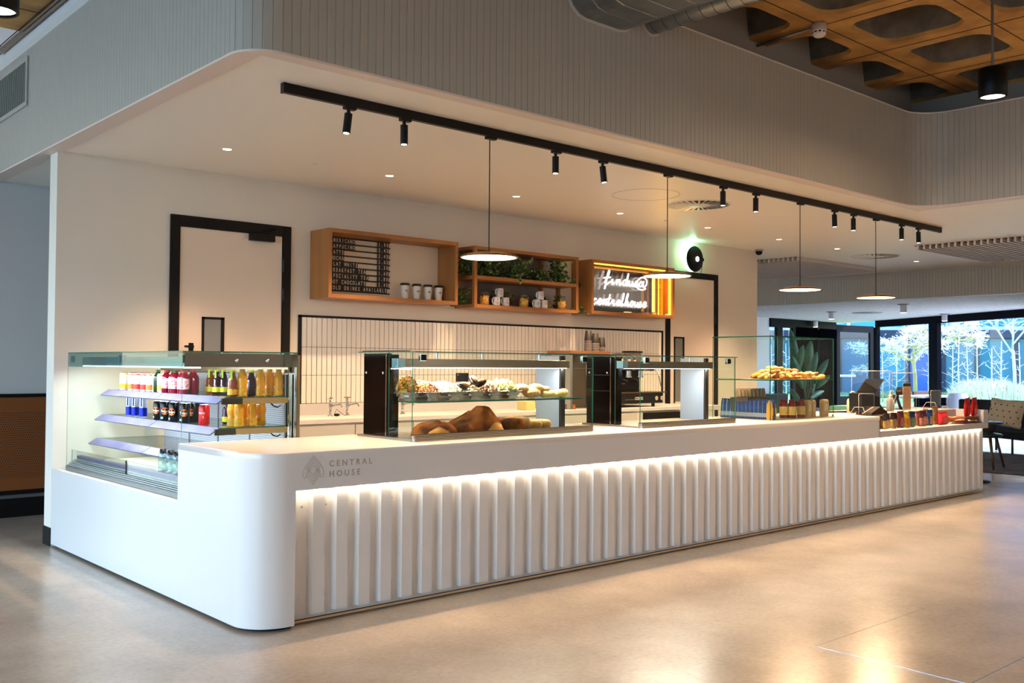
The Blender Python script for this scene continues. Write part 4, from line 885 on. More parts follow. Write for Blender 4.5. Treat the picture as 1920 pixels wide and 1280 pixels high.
for px,py,lab in ((454,742,'orange juice bottle, the foremost on the top shelf corner'),(488,740,'orange juice bottle right of the purple bottle on the top shelf'),(505,739,'orange juice bottle, middle of the right three on the top shelf'),(522,738,'orange juice bottle at the right end of the top shelf')):
    x_,y_=put(px,py,z1_); bottle(x_,y_,z1_,bul,oj,lab,capw,.0165,.009,lab=ylo,labz=(.006,.048),grp='orange juice bottles on the top shelf')
z2_=.9685; bluec=M('can_blue',(20,36,170),.25,.6); silv=M('can_silver',(206,212,226),.25,.7); blkc=M('can_black',(16,18,20),.22,.3); redc=M('can_red',(222,26,30),.25,.2); orb=M('can_orange_disc',(238,112,24),.3); wtx=M('can_text_white',(245,245,245),.4); redt=M('can_text_red',(210,20,40),.4); minti=M('can_mint_patch',(140,200,190),.4)
NAMTAN=[]
for j,(px,py) in enumerate(((286,776),(298,777),(309,779))):
    x_,y_=put(px,py,z2_,.335); c_=can(x_,y_,z2_,.0265,.155,silv,['tall blue and silver can, leftmost on the middle shelf','tall blue and silver can beside the leftmost one','tall blue and silver can touching the black cans'][j],[(.012,.072,bluec)],grp='tall blue and silver cans')
    MB().cyl((x_,y_,z2_+.072),(x_,y_,z2_+.142),.0268,n=20,caps=False).build('can_band',silv,c_)
    MB().cb((x_-.02,y_-.0175,z2_+.11),(.002,.02,.064),0,rz=-.85).build('blue_quarter',bluec,c_)
    text('can_text','Red Bull',.015,(x_-.0,y_,z2_+.082),Euler((pi/2,0,-pi/2+.55)).to_matrix()@Matrix.Identity(3),redt,c_,align='CENTER',ext=0,bend=.0275)
def curved_label(body,size,x,y,z,r,ang,mat,parent,name='can_text'):
    # text wrapped on a can: angle 0 faces -y
    cu_=bpy.data.curves.new(name,'FONT'); cu_.body=body; cu_.size=size; cu_.align_x='CENTER'; cu_.resolution_u=2; cu_.offset=size*.012
    o=bpy.data.objects.new(name,cu_); COL.objects.link(o); me=bpy.data.meshes.new_from_object(o.evaluated_get(bpy.context.evaluated_depsgraph_get())); bpy.data.objects.remove(o)
    me.materials.clear(); me.materials.append(mat)
    for v in me.vertices: a=ang+v.co.x/r; zz=v.co.y; v.co=(x+math.sin(a)*r,y-math.cos(a)*r,z+zz)
    return link(name,me,parent)
def curved_disc(x,y,z,r,ang,rad,mat,parent,name='fruit_disc'):
    vs=[(x+math.sin(ang)*r,y-math.cos(ang)*r,z)]
    for i in range(18): t=2*pi*i/18; a=ang+rad*math.cos(t)/r; vs.append((x+math.sin(a)*r,y-math.cos(a)*r,z+rad*math.sin(t)))
    return MB().add(vs,[(0,1+i,1+(i+1)%18) for i in range(18)]).build(name,mat,parent,recalc=False)
for j,(px,py) in enumerate(((322,784),(338,785),(353,787),(374,789),(391,787))):
    x_,y_=put(px,py,z2_,.33 if j<4 else .38); c_=can(x_,y_,z2_,.033,.128,blkc,['black can with an orange disc, first after the blue cans','black can with an orange disc, second after the blue cans','black can with an orange disc, third after the blue cans','black can with an orange disc, largest looking, left of the red can','black can mostly hidden behind the red can'][j],grp='black orange-disc cans on the middle shelf')
    a=[-.95,-.45,-.9,-.55,-.3][j]; curved_disc(x_,y_,z2_+.066,.0333,a,.024,orb,c_); curved_label('Tango',.019,x_,y_,z2_+.059,.0337,a-.1,wtx,c_); 
    q=MB(); q.add([(x_+math.sin(a+k*.28-.9)*.0334,y_-math.cos(a+k*.28-.9)*.0334,z2_+zz) for k in range(3) for zz in (.014,.028)],[(0,2,3,1),(2,4,5,3)]); q.build('can_patch',minti,c_,recalc=False)
    can(x_+.08,y_+.03,z2_,.033,.128,blkc,'black can in the second row behind the %s black can'%ORD[j],grp='black orange-disc cans on the middle shelf')
x_,y_=put(411,793,z2_,.33); c_=can(x_,y_,z2_,.033,.128,redc,'red can at the right end of the row of black cans')
curved_label('Berry',.018,x_,y_,z2_+.072,.0337,-.95,wtx,c_); curved_label('!',.02,x_,y_,z2_+.045,.0337,-.6,wtx,c_)
x_,y_=put(425,794,z2_); bottle(x_,y_,z2_,tea,purp,'purple drink bottle squeezed between the red can and the juices',capl,.016,.012,lab=yl,labz=(.012,.045))
for px,py,lab in ((435,793,'orange juice bottle beside the purple bottle on the middle shelf'),(448,795,'orange juice bottle, the foremost on the middle shelf corner'),(459,791,'orange juice bottle half hidden in the middle of the middle shelf group'),(472,794,'orange juice bottle, second from the right on the middle shelf'),(489,792,'orange juice bottle at the right end of the middle shelf')):
    x_,y_=put(px,py,z2_); bottle(x_,y_,z2_,bul,oj,lab,capw,.0165,.009,lab=ylo,labz=(.006,.048),grp='orange juice bottles on the middle shelf')
# water bottles on the bottom deck
wat=glass('water_bottle',(214,236,236),1.5,.10); bl=M('black_cap',(12,12,14),.3)
for j,(px,py) in enumerate(((314,893),(325,897),(336,900))):
    x_,y_=put(px,py,cz0+.06,.19); r=.03; pr=[(.02,0),(r,.006),(r,.05),(r*.9,.056),(r,.062),(r,.1),(r*.9,.106),(r,.112),(r,.14),(.018,.172),(.015,.18)]
    bottle(x_,y_,cz0+.061,pr,wat,['clear water bottle with a black cap, leftmost on the bottom deck','clear water bottle with a black cap, second on the bottom deck','clear water bottle with a black cap, third on the bottom deck','clear water bottle with a black cap, hidden behind the counter step'][j],bl,.021,.03,lab=bl,labz=(.012,.045),grp='water bottles on the bottom deck')
# ================================================================== BACK COUNTER AND WALL CABINETS
BYF=2.50; bc=thing('back_counter',(4.5,2.8,0),'white back counter with cupboards below the tiled splashback','counter')
MB().box((1.0,BYF,.862),(7.0,D-.0005,H)).build('worktop',tw,bc,bevel=.003)
MB().box((1.0,D-.02,H),(7.0,D-.0005,1.0)).build('upstand',tw,bc)
MB().box((1.0,BYF+.04,.1),(7.0,D-.0005,.862)).box((1.0,BYF+.09,0),(7.0,D-.1,.1)).build('carcass',M('carcass_white',(226,222,214),.4),bc)
for k in range(8):
    x=1.02+k*.6
    MB().box((x,BYF+.02,.12),(x+.59,BYF+.04,.845)).build('cupboard_door',M('cupboard_grey',(206,206,200),.35),bc,bevel=.002)
MB().box((5.93,BYF+.015,.70),(6.55,BYF+.04,.84)).build('open_niche',matt_black,bc)
MB().box((6.62,BYF+.02,.12),(6.98,BYF+.04,.845)).build('cupboard_door',M('cupboard_grey'),bc,bevel=.002)
# side wing of counter beyond machine
# taps
def tap(x,y,lab):
    root=thing('pillar_tap',(x,y,H),lab,'tap','chrome pillar taps')
    MB().lathe([(.026,0),(.026,.004),(.012,.012),(.010,.06),(.014,.07),(.016,.09),(.012,.13),(.009,.15),(0,.15)],(x,y,H),16).build('tap_body',chrome,root)
    MB().tube([(x,y,H+.085),(x+.03,y-.05,H+.10),(x+.05,y-.09,H+.105),(x+.055,y-.10,H+.08)],.007).build('spout',chrome,root)
    MB().cyl((x-.035,y,H+.158),(x+.035,y,H+.158),.005).cyl((x,y-.035,H+.158),(x,y+.035,H+.158),.005).cyl((x,y,H+.15),(x,y,H+.165),.009).build('cross_handle',chrome,root)
tap(2.19,2.88,'chrome pillar tap nearest the left end of the splashback, black plug beside it'); tap(2.385,2.92,'chrome pillar tap left of the glass food display'); tap(2.93,2.85,'chrome tap seen below the glass shelf of the left food display')
tag(MB().blob((2.23,2.84,H+.012),(.03,.022,.012),0,10,5).tube([(2.22,2.86,H+.02),(2.24,2.86,H+.06),(2.27,2.84,H+.03),(2.30,2.82,H+.004)],.002).build('sink_plug',matt_black),'black rubber plug on a chain at the foot of the left tap','plug')
s_=at(853,699,'y',D); e_=at(876,715,'y',D); root=thing('wall_socket',(s_[0],D-.014,e_[2]),'black double wall socket on the tiles above the salad pans','socket')
MB().box((s_[0],D-.022,e_[2]),(e_[0],D-.0135,s_[2])).build('socket_plate',matt_black,root,bevel=.002); MB().box((s_[0]+.012,D-.024,s_[2]-.025),(s_[0]+.03,D-.0221,s_[2]-.012)).build('switch',M('switch_grey',(120,120,120),.4),root)
for dx in (.006,.148): MB().cyl((s_[0]+dx,D-.0225,(s_[2]+e_[2])/2),(s_[0]+dx,D-.0215,(s_[2]+e_[2])/2),.003,n=8).build('screw',chrome,root)
# ---- three oak cabinets
F0=2.83; tk=.034
def cab(x0,x1,z0,z1,lab,back=True,divs=()):
    root=thing('oak_wall_cabinet',((x0+x1)/2,D,z0),lab,'wall cabinet','oak framed wall cabinets')
    for a,b,m_,nm in (((x0,F0,z0),(x0+tk,D-.0005,z1),oak,'side_board'),((x1-tk,F0,z0),(x1,D-.0005,z1),oak,'side_board'),((x0+tk,F0,z1-tk),(x1-tk,D-.0005,z1),oak_h,'top_board'),((x0+tk,F0,z0),(x1-tk,D-.0005,z0+tk),oak_h,'bottom_board')): MB().box(a,b).build(nm,m_,root,bevel=.0015)
    return root
fx=lambda p: at(p,500,'y',F0)[0]
C1=cab(2.127,fx(859),1.925,2.528,'long oak box cabinet with the black letter price board and paper cups'); C2=thing('oak_shelf_unit',((fx(890)+fx(1085))/2,D,1.912),'open oak shelf unit with ivy, mugs and glass jars','wall shelf')
ca,cb_=fx(890),fx(1085); C3=cab(fx(1110),fx(1265),1.918,2.512,'oak box cabinet framing the lit script sign')
MB().box((2.163,D-.04,1.961),(fx(859)-.035,D-.03,2.492)).build('back_board',M('cream_board',(232,214,190),.5),C1)
for z0,z1,nm in ((1.912,1.946,'bottom_board'),(2.192,2.228,'middle_shelf'),(2.481,2.515,'top_board')): MB().box((ca+.002,F0+.002,z0),(cb_-.002,D-.001,z1)).build(nm,oak_h,C2,bevel=.0015)
for xx in (ca,cb_-.036):
    for yy in (F0,D-.037): MB().box((xx,yy,1.9125),(xx+.036,yy+.036,2.5145)).build('upright',oak,C2,bevel=.0015)
MB().box((4.90,D-.05,1.947),(4.93,D-.009,2.48)).build('upright',oak,C2,bevel=.0015)
MB().box((ca+.04,D-.008,1.95),(4.90,D-.001,2.48)).build('back_board',M('slate_back',(112,104,98),.7),C2)
# ---- price board: felt rails and letter tiles
pbx0=2.34; pbx1=3.01; yb=D-.045
root=thing('price_board',(2.7,yb,2.2),'black letter rail price board listing the coffees','menu board')
rows=[('AMERICANO','1.90'),('CAPPUCINO','2.45'),('LATTE','2.45'),('MOCHA','2.65'),('FLAT WHITE','2.30'),('BREAKFAST TEA','1.60'),('SPECIALITY TEA','1.80'),('HOT CHOCOLATE','2.40'),('COLD DRINKS AVAILABLE','')]
lx=at(618.5,455,'y',yb)[0]; rx=at(729,455,'y',yb)[0]; zt_=at(727,455,'y',yb)[2]; zb2=at(727,551,'y',yb)[2]; rh=(zt_-zb2)/9
felt=M('letter_tile_black',(14,13,13),.6); lett=M('letter_white',(232,222,206),.5)
cw=(rx-lx-.02)/21
for i,(a,b) in enumerate(rows):
    z=zt_-(i+1)*rh
    MB().box((lx-.03,yb-.008,z+rh-.008),(rx+.012,yb,z+rh+.004)).build('letter_rail',felt,root)
    w_=cw*len(a); MB().box((lx,yb-.005,z+.004),(lx+w_,yb-.001,z+rh-.006)).build('letter_tile',felt,root); tl_=root.children[-1]
    if b: MB().box((rx-cw*4.4,yb-.005,z+.004),(rx-.004,yb-.001,z+rh-.006)).build('letter_tile',felt,root)
    def row(sx,s):
        for k,ch in enumerate(s):
            if ch!=' ': text('letter',ch,rh*.92,(sx+(k+.5)*cw,yb-.0055,z+rh*.20),FRONT,lett,tl_,align='CENTER',sx=.6,ext=.0003,bold=.0012)
    row(lx,a); 
    if b: row(rx-cw*4.2,b)
MB().box((lx-.03,yb-.008,zb2-.006),(rx+.012,yb,zb2+.004)).build('letter_rail',felt,root)
# ---- takeaway cups
cupw=M('paper_cup_white',(238,232,222),.5); lidb=M('cup_lid_black',(22,16,14),.35); logo=M('cup_print',(70,50,44),.5)
CUPL=['white takeaway cup with a black lid, leftmost of four beside the price board','second white takeaway cup from the price board','third white takeaway cup from the price board','white takeaway cup nearest the right side of the oak cabinet']
for i,(px,py) in enumerate(((759,558.5),(781,560),(802,561),(822,562.5))):
    p=at(px,py-9+.0,'z',1.9615); x=at(px,py,'y',3.0)[0]; y=3.0; z=1.9615
    root=thing('takeaway_cup',(x,y,z),CUPL[i],'cup','takeaway cups in the oak cabinet')
    MB().lathe([(.029,0),(.030,.001),(.043,.135)],(x,y,z),22).build('cup_body',cupw,root); MB().lathe([(.047,.130),(.048,.137),(.044,.142),(.042,.152),(.038,.153),(0,.150)],(x,y,z),22).build('cup_lid',lidb,root)
    MB().cb((x-.012,y-.036,z+.10),(.010,.0015,.012),0,ry=.78,rz=-.35).build('cup_emblem',M('cup_emblem',(170,120,90),.5),root); MB().cb((x-.008,y-.0365,z+.083),(.026,.0015,.006),0,rz=-.3).cb((x-.008,y-.036,z+.075),(.02,.0015,.004),0,rz=-.3).build('cup_lettering',logo,root)
# ---- mugs and jars
mugm=M('mug_white',(240,236,232),.2)
emb=M('mug_copper_print',(196,110,90),.4)
def mug(px,py,z,lab,kind,y=2.93):
    x=at(px,py,'y',y)[0]; root=thing('mug',(x,y,z),lab,'mug','white mugs on the lower shelf'); r=.038;h_=.088
    MB().lathe([(r*.9,0),(r,.004),(r,h_),(r-.004,h_),(r-.005,.008),(0,.006)],(x,y,z),22).build('mug_body',mugm,root)
    a=-.75-pi/2; hx,hy=math.cos(pi+.15),math.sin(pi+.15)
    MB().tube([(x+hx*(r+d),y+hy*(r+d),z+zz) for d,zz in ((-.002,.072),(.018,.074),(.028,.06),(.029,.036),(.018,.018),(-.002,.018))],.0055,8).build('handle',mugm,root)
    q=MB(); 
    if kind:
        for s in (.020,.013,.006): q.tube([(x+math.sin(a_)*(r+.0006),y-math.cos(a_)*(r+.0006),z+.046+zz) for a_,zz in ((-.35+s/r,0),(-.35,s*1.2),(-.35-s/r,0),(-.35,-s*1.2),(-.35+s/r,0))],.0011,4)
        q.build('mug_emblem',emb,root)
    else:
        curved_disc(x,y,z+.058,r+.0006,-.4,.007,emb,root,'mug_emblem'); curved_label('CENTRAL',.010,x,y,z+.034,r+.0006,-.35,logo,root,'mug_lettering'); curved_label('HOUSE',.010,x,y,z+.022,r+.0006,-.35,logo,root,'mug_lettering')
zs=1.9485
mug(931,568,zs,'white lettered mug at the lower left of the left mug stack',0); mug(948,570,zs,'white lettered mug at the lower right of the left mug stack',0); mug(937,552,zs+.089,'white lettered mug on top of the left mug stack',0)
mug(1006,575,zs,'white mug with copper emblem, lower left of the right mug stack',1); mug(1020,576,zs,'white mug with copper emblem, lower right of the right mug stack',1); mug(1013,558,zs+.089,'white mug with copper emblem, top of the right mug stack',1)
pas=M('dry_pasta',(222,140,40),.5,noise=(55,3),col2=(250,206,110)); 
for i,(px,lab) in enumerate(((908,'glass clip jar of dry pasta left of the left mug stack'),(982,'glass clip jar of dry pasta between the two mug stacks'),(1053,'glass clip jar of dry pasta right of the right mug stack'))):
    y=2.94; x=at(px,570,'y',y)[0]; root=thing('clip_jar',(x,y,zs),lab,'jar','clip jars on the lower shelf')
    mb=MB(); Rj=random.Random(i); mb.lathe([(.0,.004),(.042,.006),(.043,.085),(.0,.09)],(x,y,zs),14)
    for k in range(90):
        a=Rj.uniform(0,6.28); zz=Rj.uniform(.01,.10); r=.041 if zz<.088 else Rj.uniform(0,.04); E_=Euler((Rj.uniform(0,3),Rj.uniform(0,3),a)).to_matrix(); pp_=Vector((x+r*math.cos(a),y+r*math.sin(a),zs+zz)); d=E_@Vector((.008,0,0)); mb.cyl(pp_-d,pp_+d,.0035,n=5,m=0)
    tag(mb.build('pasta',pas,root),kind='stuff')
    MB().lathe([(.046,0),(.048,.004),(.048,.1),(.04,.112),(.038,.125)],(x,y,zs),20).build('jar_glass',G,root); MB().lathe([(.04,.125),(.042,.130),(.036,.142),(0,.145)],(x,y,zs),18).build('jar_lid',glass('lid_glass',(220,226,220),1.5,.1),root)
    MB().tube([(x+.044*math.cos(a),y+.044*math.sin(a),zs+.118) for a in [i_*.42 for i_ in range(15)]],.0016,5,closed=True).tube([(x+.044,y-.01,zs+.118),(x+.055,y-.014,zs+.10),(x+.05,y-.012,zs+.08)],.0018,5).build('clip_wire',chrome,root)
# ---- ivy
leafm=[M('ivy_green',(52,86,26),.5),M('ivy_dark',(26,48,18),.5),M('ivy_light',(110,142,48),.5)]
stemm=M('ivy_stem',(60,62,30),.6)
def leafshape(mb,p,R,s,m_):
    pts=[(0,0,0),(.55*s,.32*s,.06*s),(.30*s,.62*s,0),(.0,1.05*s,-.08*s),(-.30*s,.62*s,0),(-.55*s,.32*s,.06*s),(0,.5*s,.10*s)]
    mb.add([Vector(p)+R@Vector(q) for q in pts],[(0,1,6),(1,2,6),(2,3,6),(3,4,6),(4,5,6),(5,0,6)],m_)
def ivy(c,ext,n,lab,seed,trails=(),size=.032,name='ivy_plant'):
    R=random.Random(seed); root=thing(name,c,lab,'plant','ivy plants on the oak shelves'); mb=MB(); st=MB()
    for i in range(int(n*1.7)):
        p=[c[0]+R.gauss(0,.38)*ext[0],c[1]+R.uniform(-1,1)*ext[1],c[2]+abs(R.gauss(.2,.5))*ext[2]]
        p[0]=min(max(p[0],c[0]-ext[0]),c[0]+ext[0]); p[2]=min(p[2],c[2]+ext[2])+.01
        leafshape(mb,p,Euler((R.uniform(.2,1.7),R.uniform(-.7,.7),R.uniform(0,6.28))).to_matrix(),size*R.uniform(.7,1.25),R.choices((0,1,2),(5,4,2))[0])
    for tr_ in trails:
        st.tube(tr_,.002,5)
        for a,b in zip(tr_,tr_[1:]):
            for k in range(6): q=Vector(a).lerp(Vector(b),k/6); leafshape(mb,q+Vector((R.uniform(-.02,.02),-.008,R.uniform(-.01,.01))),Euler((R.uniform(1.2,2.4),R.uniform(-.7,.7),R.uniform(-1.2,1.2))).to_matrix(),size*R.uniform(.6,1.1),R.choices((0,1,2),(4,1,3))[0])
    for k in range(8): a=R.uniform(0,6.28); st.tube([(c[0],c[1],c[2]+.004),(c[0]+ext[0]*.4*math.cos(a),c[1]+ext[1]*.5*math.sin(a),c[2]+ext[2]*.4),(c[0]+ext[0]*.8*math.cos(a),c[1]+ext[1]*.8*math.sin(a),c[2]+ext[2]*.35)],.002,4)
    tag(mb.build('foliage',leafm,root,recalc=False),kind='stuff'); st.build('stem',stemm,root)
zm=2.229
ivy((3.72,2.95,zm),(.09,.09,.20),110,'ivy at the far left of the upper shelf, behind the large pendant',1)
ivy((4.02,2.93,zm),(.22,.10,.13),170,'low ivy at the left of the upper shelf',2)
ivy((4.36,2.90,zm),(.17,.09,.18),210,'tallest ivy at the middle of the upper shelf, trailing over its edge',3,[((4.32,2.82,zm+.03),(4.31,2.785,zm-.03),(4.33,2.78,zm-.08)),((4.42,2.84,zm+.12),(4.5,2.82,zm+.18),(4.52,2.82,zm+.21))])
ivy((4.68,2.93,zm),(.18,.09,.09),130,'low dark ivy right of the middle on the upper shelf',4)
ivy((4.98,2.92,zm),(.13,.1,.2),170,'ivy with upright shoots at the right end of the upper shelf',5,[((4.93,2.9,zm+.05),(4.9,2.88,zm+.17),(4.93,2.87,zm+.22)),((5.03,2.84,zm+.04),(5.1,2.82,zm+.05),(5.11,2.82,zm+.0))])
ivy((3.71,2.98,zs),(.09,.06,.13),90,'ivy at the left end of the lower shelf',6); ivy((4.26,3.02,zs),(.16,.04,.13),90,'ivy behind the left mug stack on the lower shelf',7)
ivy((4.79,3.0,zs),(.12,.05,.11),90,'ivy behind the third pasta jar on the lower shelf',8); ivy((5.07,3.0,zs),(.06,.05,.12),60,'ivy at the right end of the lower shelf',9)
ivy((5.29,2.93,1.93),(.075,.06,.035),70,'bright ivy tuft hanging between the shelf unit and the sign cabinet',10,[((5.2,2.9,1.96),(5.28,2.85,1.92),(5.36,2.83,1.9))])
ivy((5.27,2.95,2.19),(.06,.05,.05),36,'faint ivy sprig between the shelf unit and the sign cabinet',11)
ivy((3.56,2.92,1.905),(.03,.03,.02),12,'tiny ivy sprig under the joint of the first two cabinets',12)
# ---- lit script sign
zb3,zt3=1.954,2.476; xs0,xs1=fx(1110)+.036,fx(1265)-.036
MB().box((xs0,2.99,zb3),(xs1,2.996,zt3)).build('mirror_back',M('dark_mirror',(150,140,130),.03,1),C3)
fg=glass('mirror_pane',(222,216,210),1.5,.30); MB().box((xs0+.01,2.905,zb3+.01),(xs1-.13,2.907,zt3-.03)).build('half_mirror_pane',fg,C3)
led_y=M('led_amber',(255,176,40),.5,emit=5); amb=M('amber_panel',(226,140,20),.3,emit=.6)
MB().box((xs0,2.85,zt3-.010),(xs1-.10,2.862,zt3-.001)).build('top_led',led_y,C3); MB().box((xs1-.012,2.86,zb3+.01),(xs1-.001,2.885,zt3-.01)).box((xs1-.10,2.96,zb3+.01),(xs1-.09,2.975,zt3-.01)).build('side_led',led_y,C3)
mb=MB()
for k in range(7): mb.box((xs1-.075,2.97,zb3+.03+k*.07),(xs1-.03,2.975,zb3+.032+k*.07))
mb.build('side_ticks',M('tick_brown',(90,50,10),.5),C3); MB().box((xs1-.085,2.975,zb3+.005),(xs1-.001,2.985,zt3-.005)).build('amber_panel',amb,C3)
MB().box((5.98,2.84,zb3+.001),(6.08,2.87,zb3+.01)).box((xs1-.09,2.84,zb3+.001),(xs1-.02,2.87,zb3+.012)).build('led_driver',M('driver_cream',(236,206,150),.4,emit=.5),C3)
lamp('sign_glow','AREA',(xs1-.05,2.9,2.2),1.6,(1,.62,.15),(0,pi/2,0),shape='RECTANGLE',size=.4,size_y=.05); lamp('sign_glow','AREA',((xs0+xs1)/2,2.86,zt3-.014),1.2,(1,.66,.22),shape='RECTANGLE',size=1.2,size_y=.02)
neon=M('neon_white',(236,242,255),.4,emit=3.2)
gly={'c':[(.72,.42),(.55,.5),(.25,.42),(.1,.22),(.2,.04),(.45,0),(.8,.12),(1,.25)],'e':[(0,.2),(.35,.22),(.7,.34),(.6,.5),(.35,.48),(.15,.25),(.25,.03),(.55,0),(.9,.18)],'n':[(0,.2),(.15,.45),(.2,.2),(.15,0),(.3,.36),(.5,.48),(.62,.36),(.6,.08),(.75,.0),(1,.2)],
't':[(0,.15),(.3,.6),(.42,.95),(.3,.6),(.22,.12),(.4,0),(.8,.18)],'r':[(0,.15),(.2,.5),(.3,.42),(.5,.45),(.45,.15),(.6,0),(.85,.15)],'a':[(.7,.42),(.4,.5),(.12,.25),(.25,.02),(.5,.1),(.72,.44),(.66,.1),(.8,0),(1,.18)],
'l':[(0,.1),(.35,.6),(.5,1.05),(.38,1.12),(.25,.8),(.2,.15),(.4,0),(.75,.18)],'h':[(0,.1),(.35,.6),(.5,1.05),(.38,1.12),(.22,.7),(.15,0),(.3,.34),(.5,.46),(.6,.3),(.6,.06),(.75,0),(1,.2)],'o':[(.2,.2),(.3,.42),(.55,.5),(.75,.3),(.6,.03),(.3,.02),(.2,.22),(.4,.44),(1,.36)],
'u':[(0,.3),(.12,.48),(.15,.1),(.35,0),(.6,.2),(.68,.46),(.66,.1),(.8,0),(1,.2)],'s':[(0,.1),(.4,.5),(.5,.3),(.6,.08),(.4,-.02),(.1,.04),(.5,.06),(.95,.2)],'f':[(0,.1),(.4,.7),(.55,1.15),(.42,1.2),(.28,.7),(.18,-.3),(.1,-.42),(.2,-.1),(.5,.05),(.8,.2)],
'i':[(0,.15),(.2,.45),(.22,.1),(.4,0),(.7,.18)],'d':[(.7,.42),(.4,.5),(.12,.25),(.25,.02),(.55,.15),(.85,1.1),(.7,.2),(.8,0),(1.05,.18)],
'@':[(.75,.3),(.6,.62),(.35,.55),(.3,.25),(.5,.15),(.7,.4),(.8,.75),(.75,.25),(.95,.15),(1.15,.45),(1.1,.85),(.75,1.1),(.3,1.0),(.02,.6),(.05,.15),(.35,-.12),(.8,-.15),(1.1,0)]}
def catmull(P,n=4):
    out=[]; P=[P[0]]+P+[P[-1]]
    for i in range(1,len(P)-2):
        for k in range(n):
            t=k/n; p0,p1,p2,p3=P[i-1:i+3]; out.append(tuple(.5*((2*p1[j])+(-p0[j]+p2[j])*t+(2*p0[j]-5*p1[j]+4*p2[j]-p3[j])*t*t+(-p0[j]+3*p1[j]-3*p2[j]+p3[j])*t**3) for j in (0,1)))
    return out+[P[-2]]
sg=thing('script_sign',(6.1,2.94,2.0),'white lit script lettering glowing inside the mirrored oak box','neon sign')
def script(word,x,z,s,w_,cross=()):
    for ch in word:
        wid=s*w_*(1.3 if ch=='@' else .62 if ch in 'lits' else .85)
        pts=catmull(gly[ch]); P_=[(x+px*wid+.18*s*pz,2.945,z+pz*s) for px,pz in pts]; MB().tube(P_,.0105,6).build('neon_letter',neon,sg)
        if ch in 'tf': MB().tube([(x-.1*wid,2.944,z+s*.52),(x+.95*wid,2.944,z+s*.62)],.010,6).build('neon_letter',neon,sg)
        x+=wid
    return x
script('findus',5.74,2.27,.125,1.0); script('@',6.28,2.255,.115,1.0)
script('centralhouse',5.54,2.035,.125,.78)
lamp('neon_glow','AREA',(6.05,2.93,2.2),2.5,(.9,.95,1),(pi/2,0,pi),shape='RECTANGLE',size=1.0,size_y=.35)
# ---- green lit wall lamp
c=at(1306,485,'y',3.0); x,z=c[0],c[2]; root=thing('round_wall_lamp',(x,D,z),'round black wall lamp with a green glow, above the right door frame','wall lamp')
Ry=Euler((pi/2,0,0)).to_matrix()
MB().lathe([(0,0),(.05,0),(.05,.07)],(x,D-.0005,z),24,axis=Ry).build('wall_mount',black,root)
MB().lathe([(.150,.05),(.156,.052),(.156,.105),(.150,.107),(.150,.05)],(x,D,z),40,axis=Ry).build('light_ring',M('green_white_ring',(206,255,226),.4,emit=2.4),root)
MB().lathe([(0,.11),(.158,.11),(.162,.118),(.158,.126),(.05,.130),(0,.130)],(x,D,z),40,axis=Ry).build('lamp_disc',matt_black,root)
MB().lathe([(.012,.131),(.03,.131),(.032,.138),(.012,.138)],(x+.03,D,z),24,axis=Ry).build('lamp_face',M('lamp_face_mint',(220,255,235),.4,emit=3),root)
MB().cyl((x+.15,D-.10,z+.005),(x+.185,D-.10,z+.005),.022).build('side_knob',matt_black,root)
MB().tube([(x-.02,D-.12,z-.15),(x+.0,D-.13,z-.2),(x+.05,D-.13,z-.21),(x+.12,D-.12,z-.17),(x+.16,D-.11,z-.08),(x+.165,D-.10,z-.01)],.004).build('cable',black,root)
lamp('green_glow','POINT',(x-.06,D-.08,z+.10),2.2,(.35,1,.25),shadow_soft_size=.03); lamp('green_glow','POINT',(x,D-.09,z+.17),1.4,(.3,1,.6),shadow_soft_size=.03)
# ---- espresso machine group
em=thing('espresso_machine',(5.95,2.8,H),'black espresso machine with chrome group heads on the back counter','coffee machine')
mx0,mx1=5.56,6.34
MB().box((mx0,2.58,H+.04),(mx1-.02,3.04,H+.16)).build('lower_body',M('machine_black',(14,14,16),.15),em,bevel=.006)
MB().box((mx0,2.56,H+.155),(mx1+.02,2.82,H+.168)).build('drip_tray',M('tray_copper_steel',(180,150,120),.2,1),em)
MB().box((mx0,2.82,H+.16),(mx1-.14,3.04,H+.48)).build('rear_body',M('machine_black'),em,bevel=.006)
MB().prism([(mx0-.02,2.62),(mx1+.04,2.62),(mx1+.04,3.06),(mx0-.02,3.06)],H+.455,H+.49).build('cup_deck',steel,em,bevel=.004)
MB().box((mx0,2.64,H+.40),(mx1-.1,2.82,H+.455)).build('group_housing',M('machine_black'),em,bevel=.004)
for k,xx in enumerate((5.68,5.86,6.06)):
    MB().cyl((xx,2.70,H+.40),(xx,2.70,H+.345),.036,n=20).cyl((xx,2.70,H+.345),(xx,2.70,H+.325),.044,n=20).build('group_head',chrome,em)
    MB().lathe([(0,0),(.02,.002),(.024,.01),(.024,.03)],(xx+.0,2.64,H+.43),14,axis=Ry).build('control_knob',chrome,em)
    if k<2: MB().cyl((xx,2.70,H+.325),(xx,2.70,H+.29),.03,n=16).tube([(xx,2.67,H+.31),(xx,2.60,H+.30),(xx,2.55,H+.285)],.011,8).build('portafilter',matt_black,em)
for xx in (6.20,6.29): MB().lathe([(0,0),(.012,.002),(.022,.004),(.024,.012),(.018,.014)],(xx,2.58,H+.095),18,axis=Ry).build('pressure_gauge',M('gauge_face',(220,200,170),.3,.3),em)
MB().tube([(6.22,2.68,H+.40),(6.27,2.66,H+.41),(6.31,2.64,H+.38),(6.32,2.62,H+.28),(6.325,2.61,H+.22)],.007).build('steam_wand',chrome,em)
for xx in (5.62,6.22): MB().cyl((xx,2.64,H),(xx,2.64,H+.04),.02).build('machine_foot',black,em)
MB().box((5.68,2.578,H+.082),(5.98,2.58,H+.087)).build('badge_line',chrome,em); text('badge_text','CONTI',.042,(5.84,2.578,H+.082),FRONT,M('badge_white',(240,236,226),.4),em,ext=.0005,bold=.001)
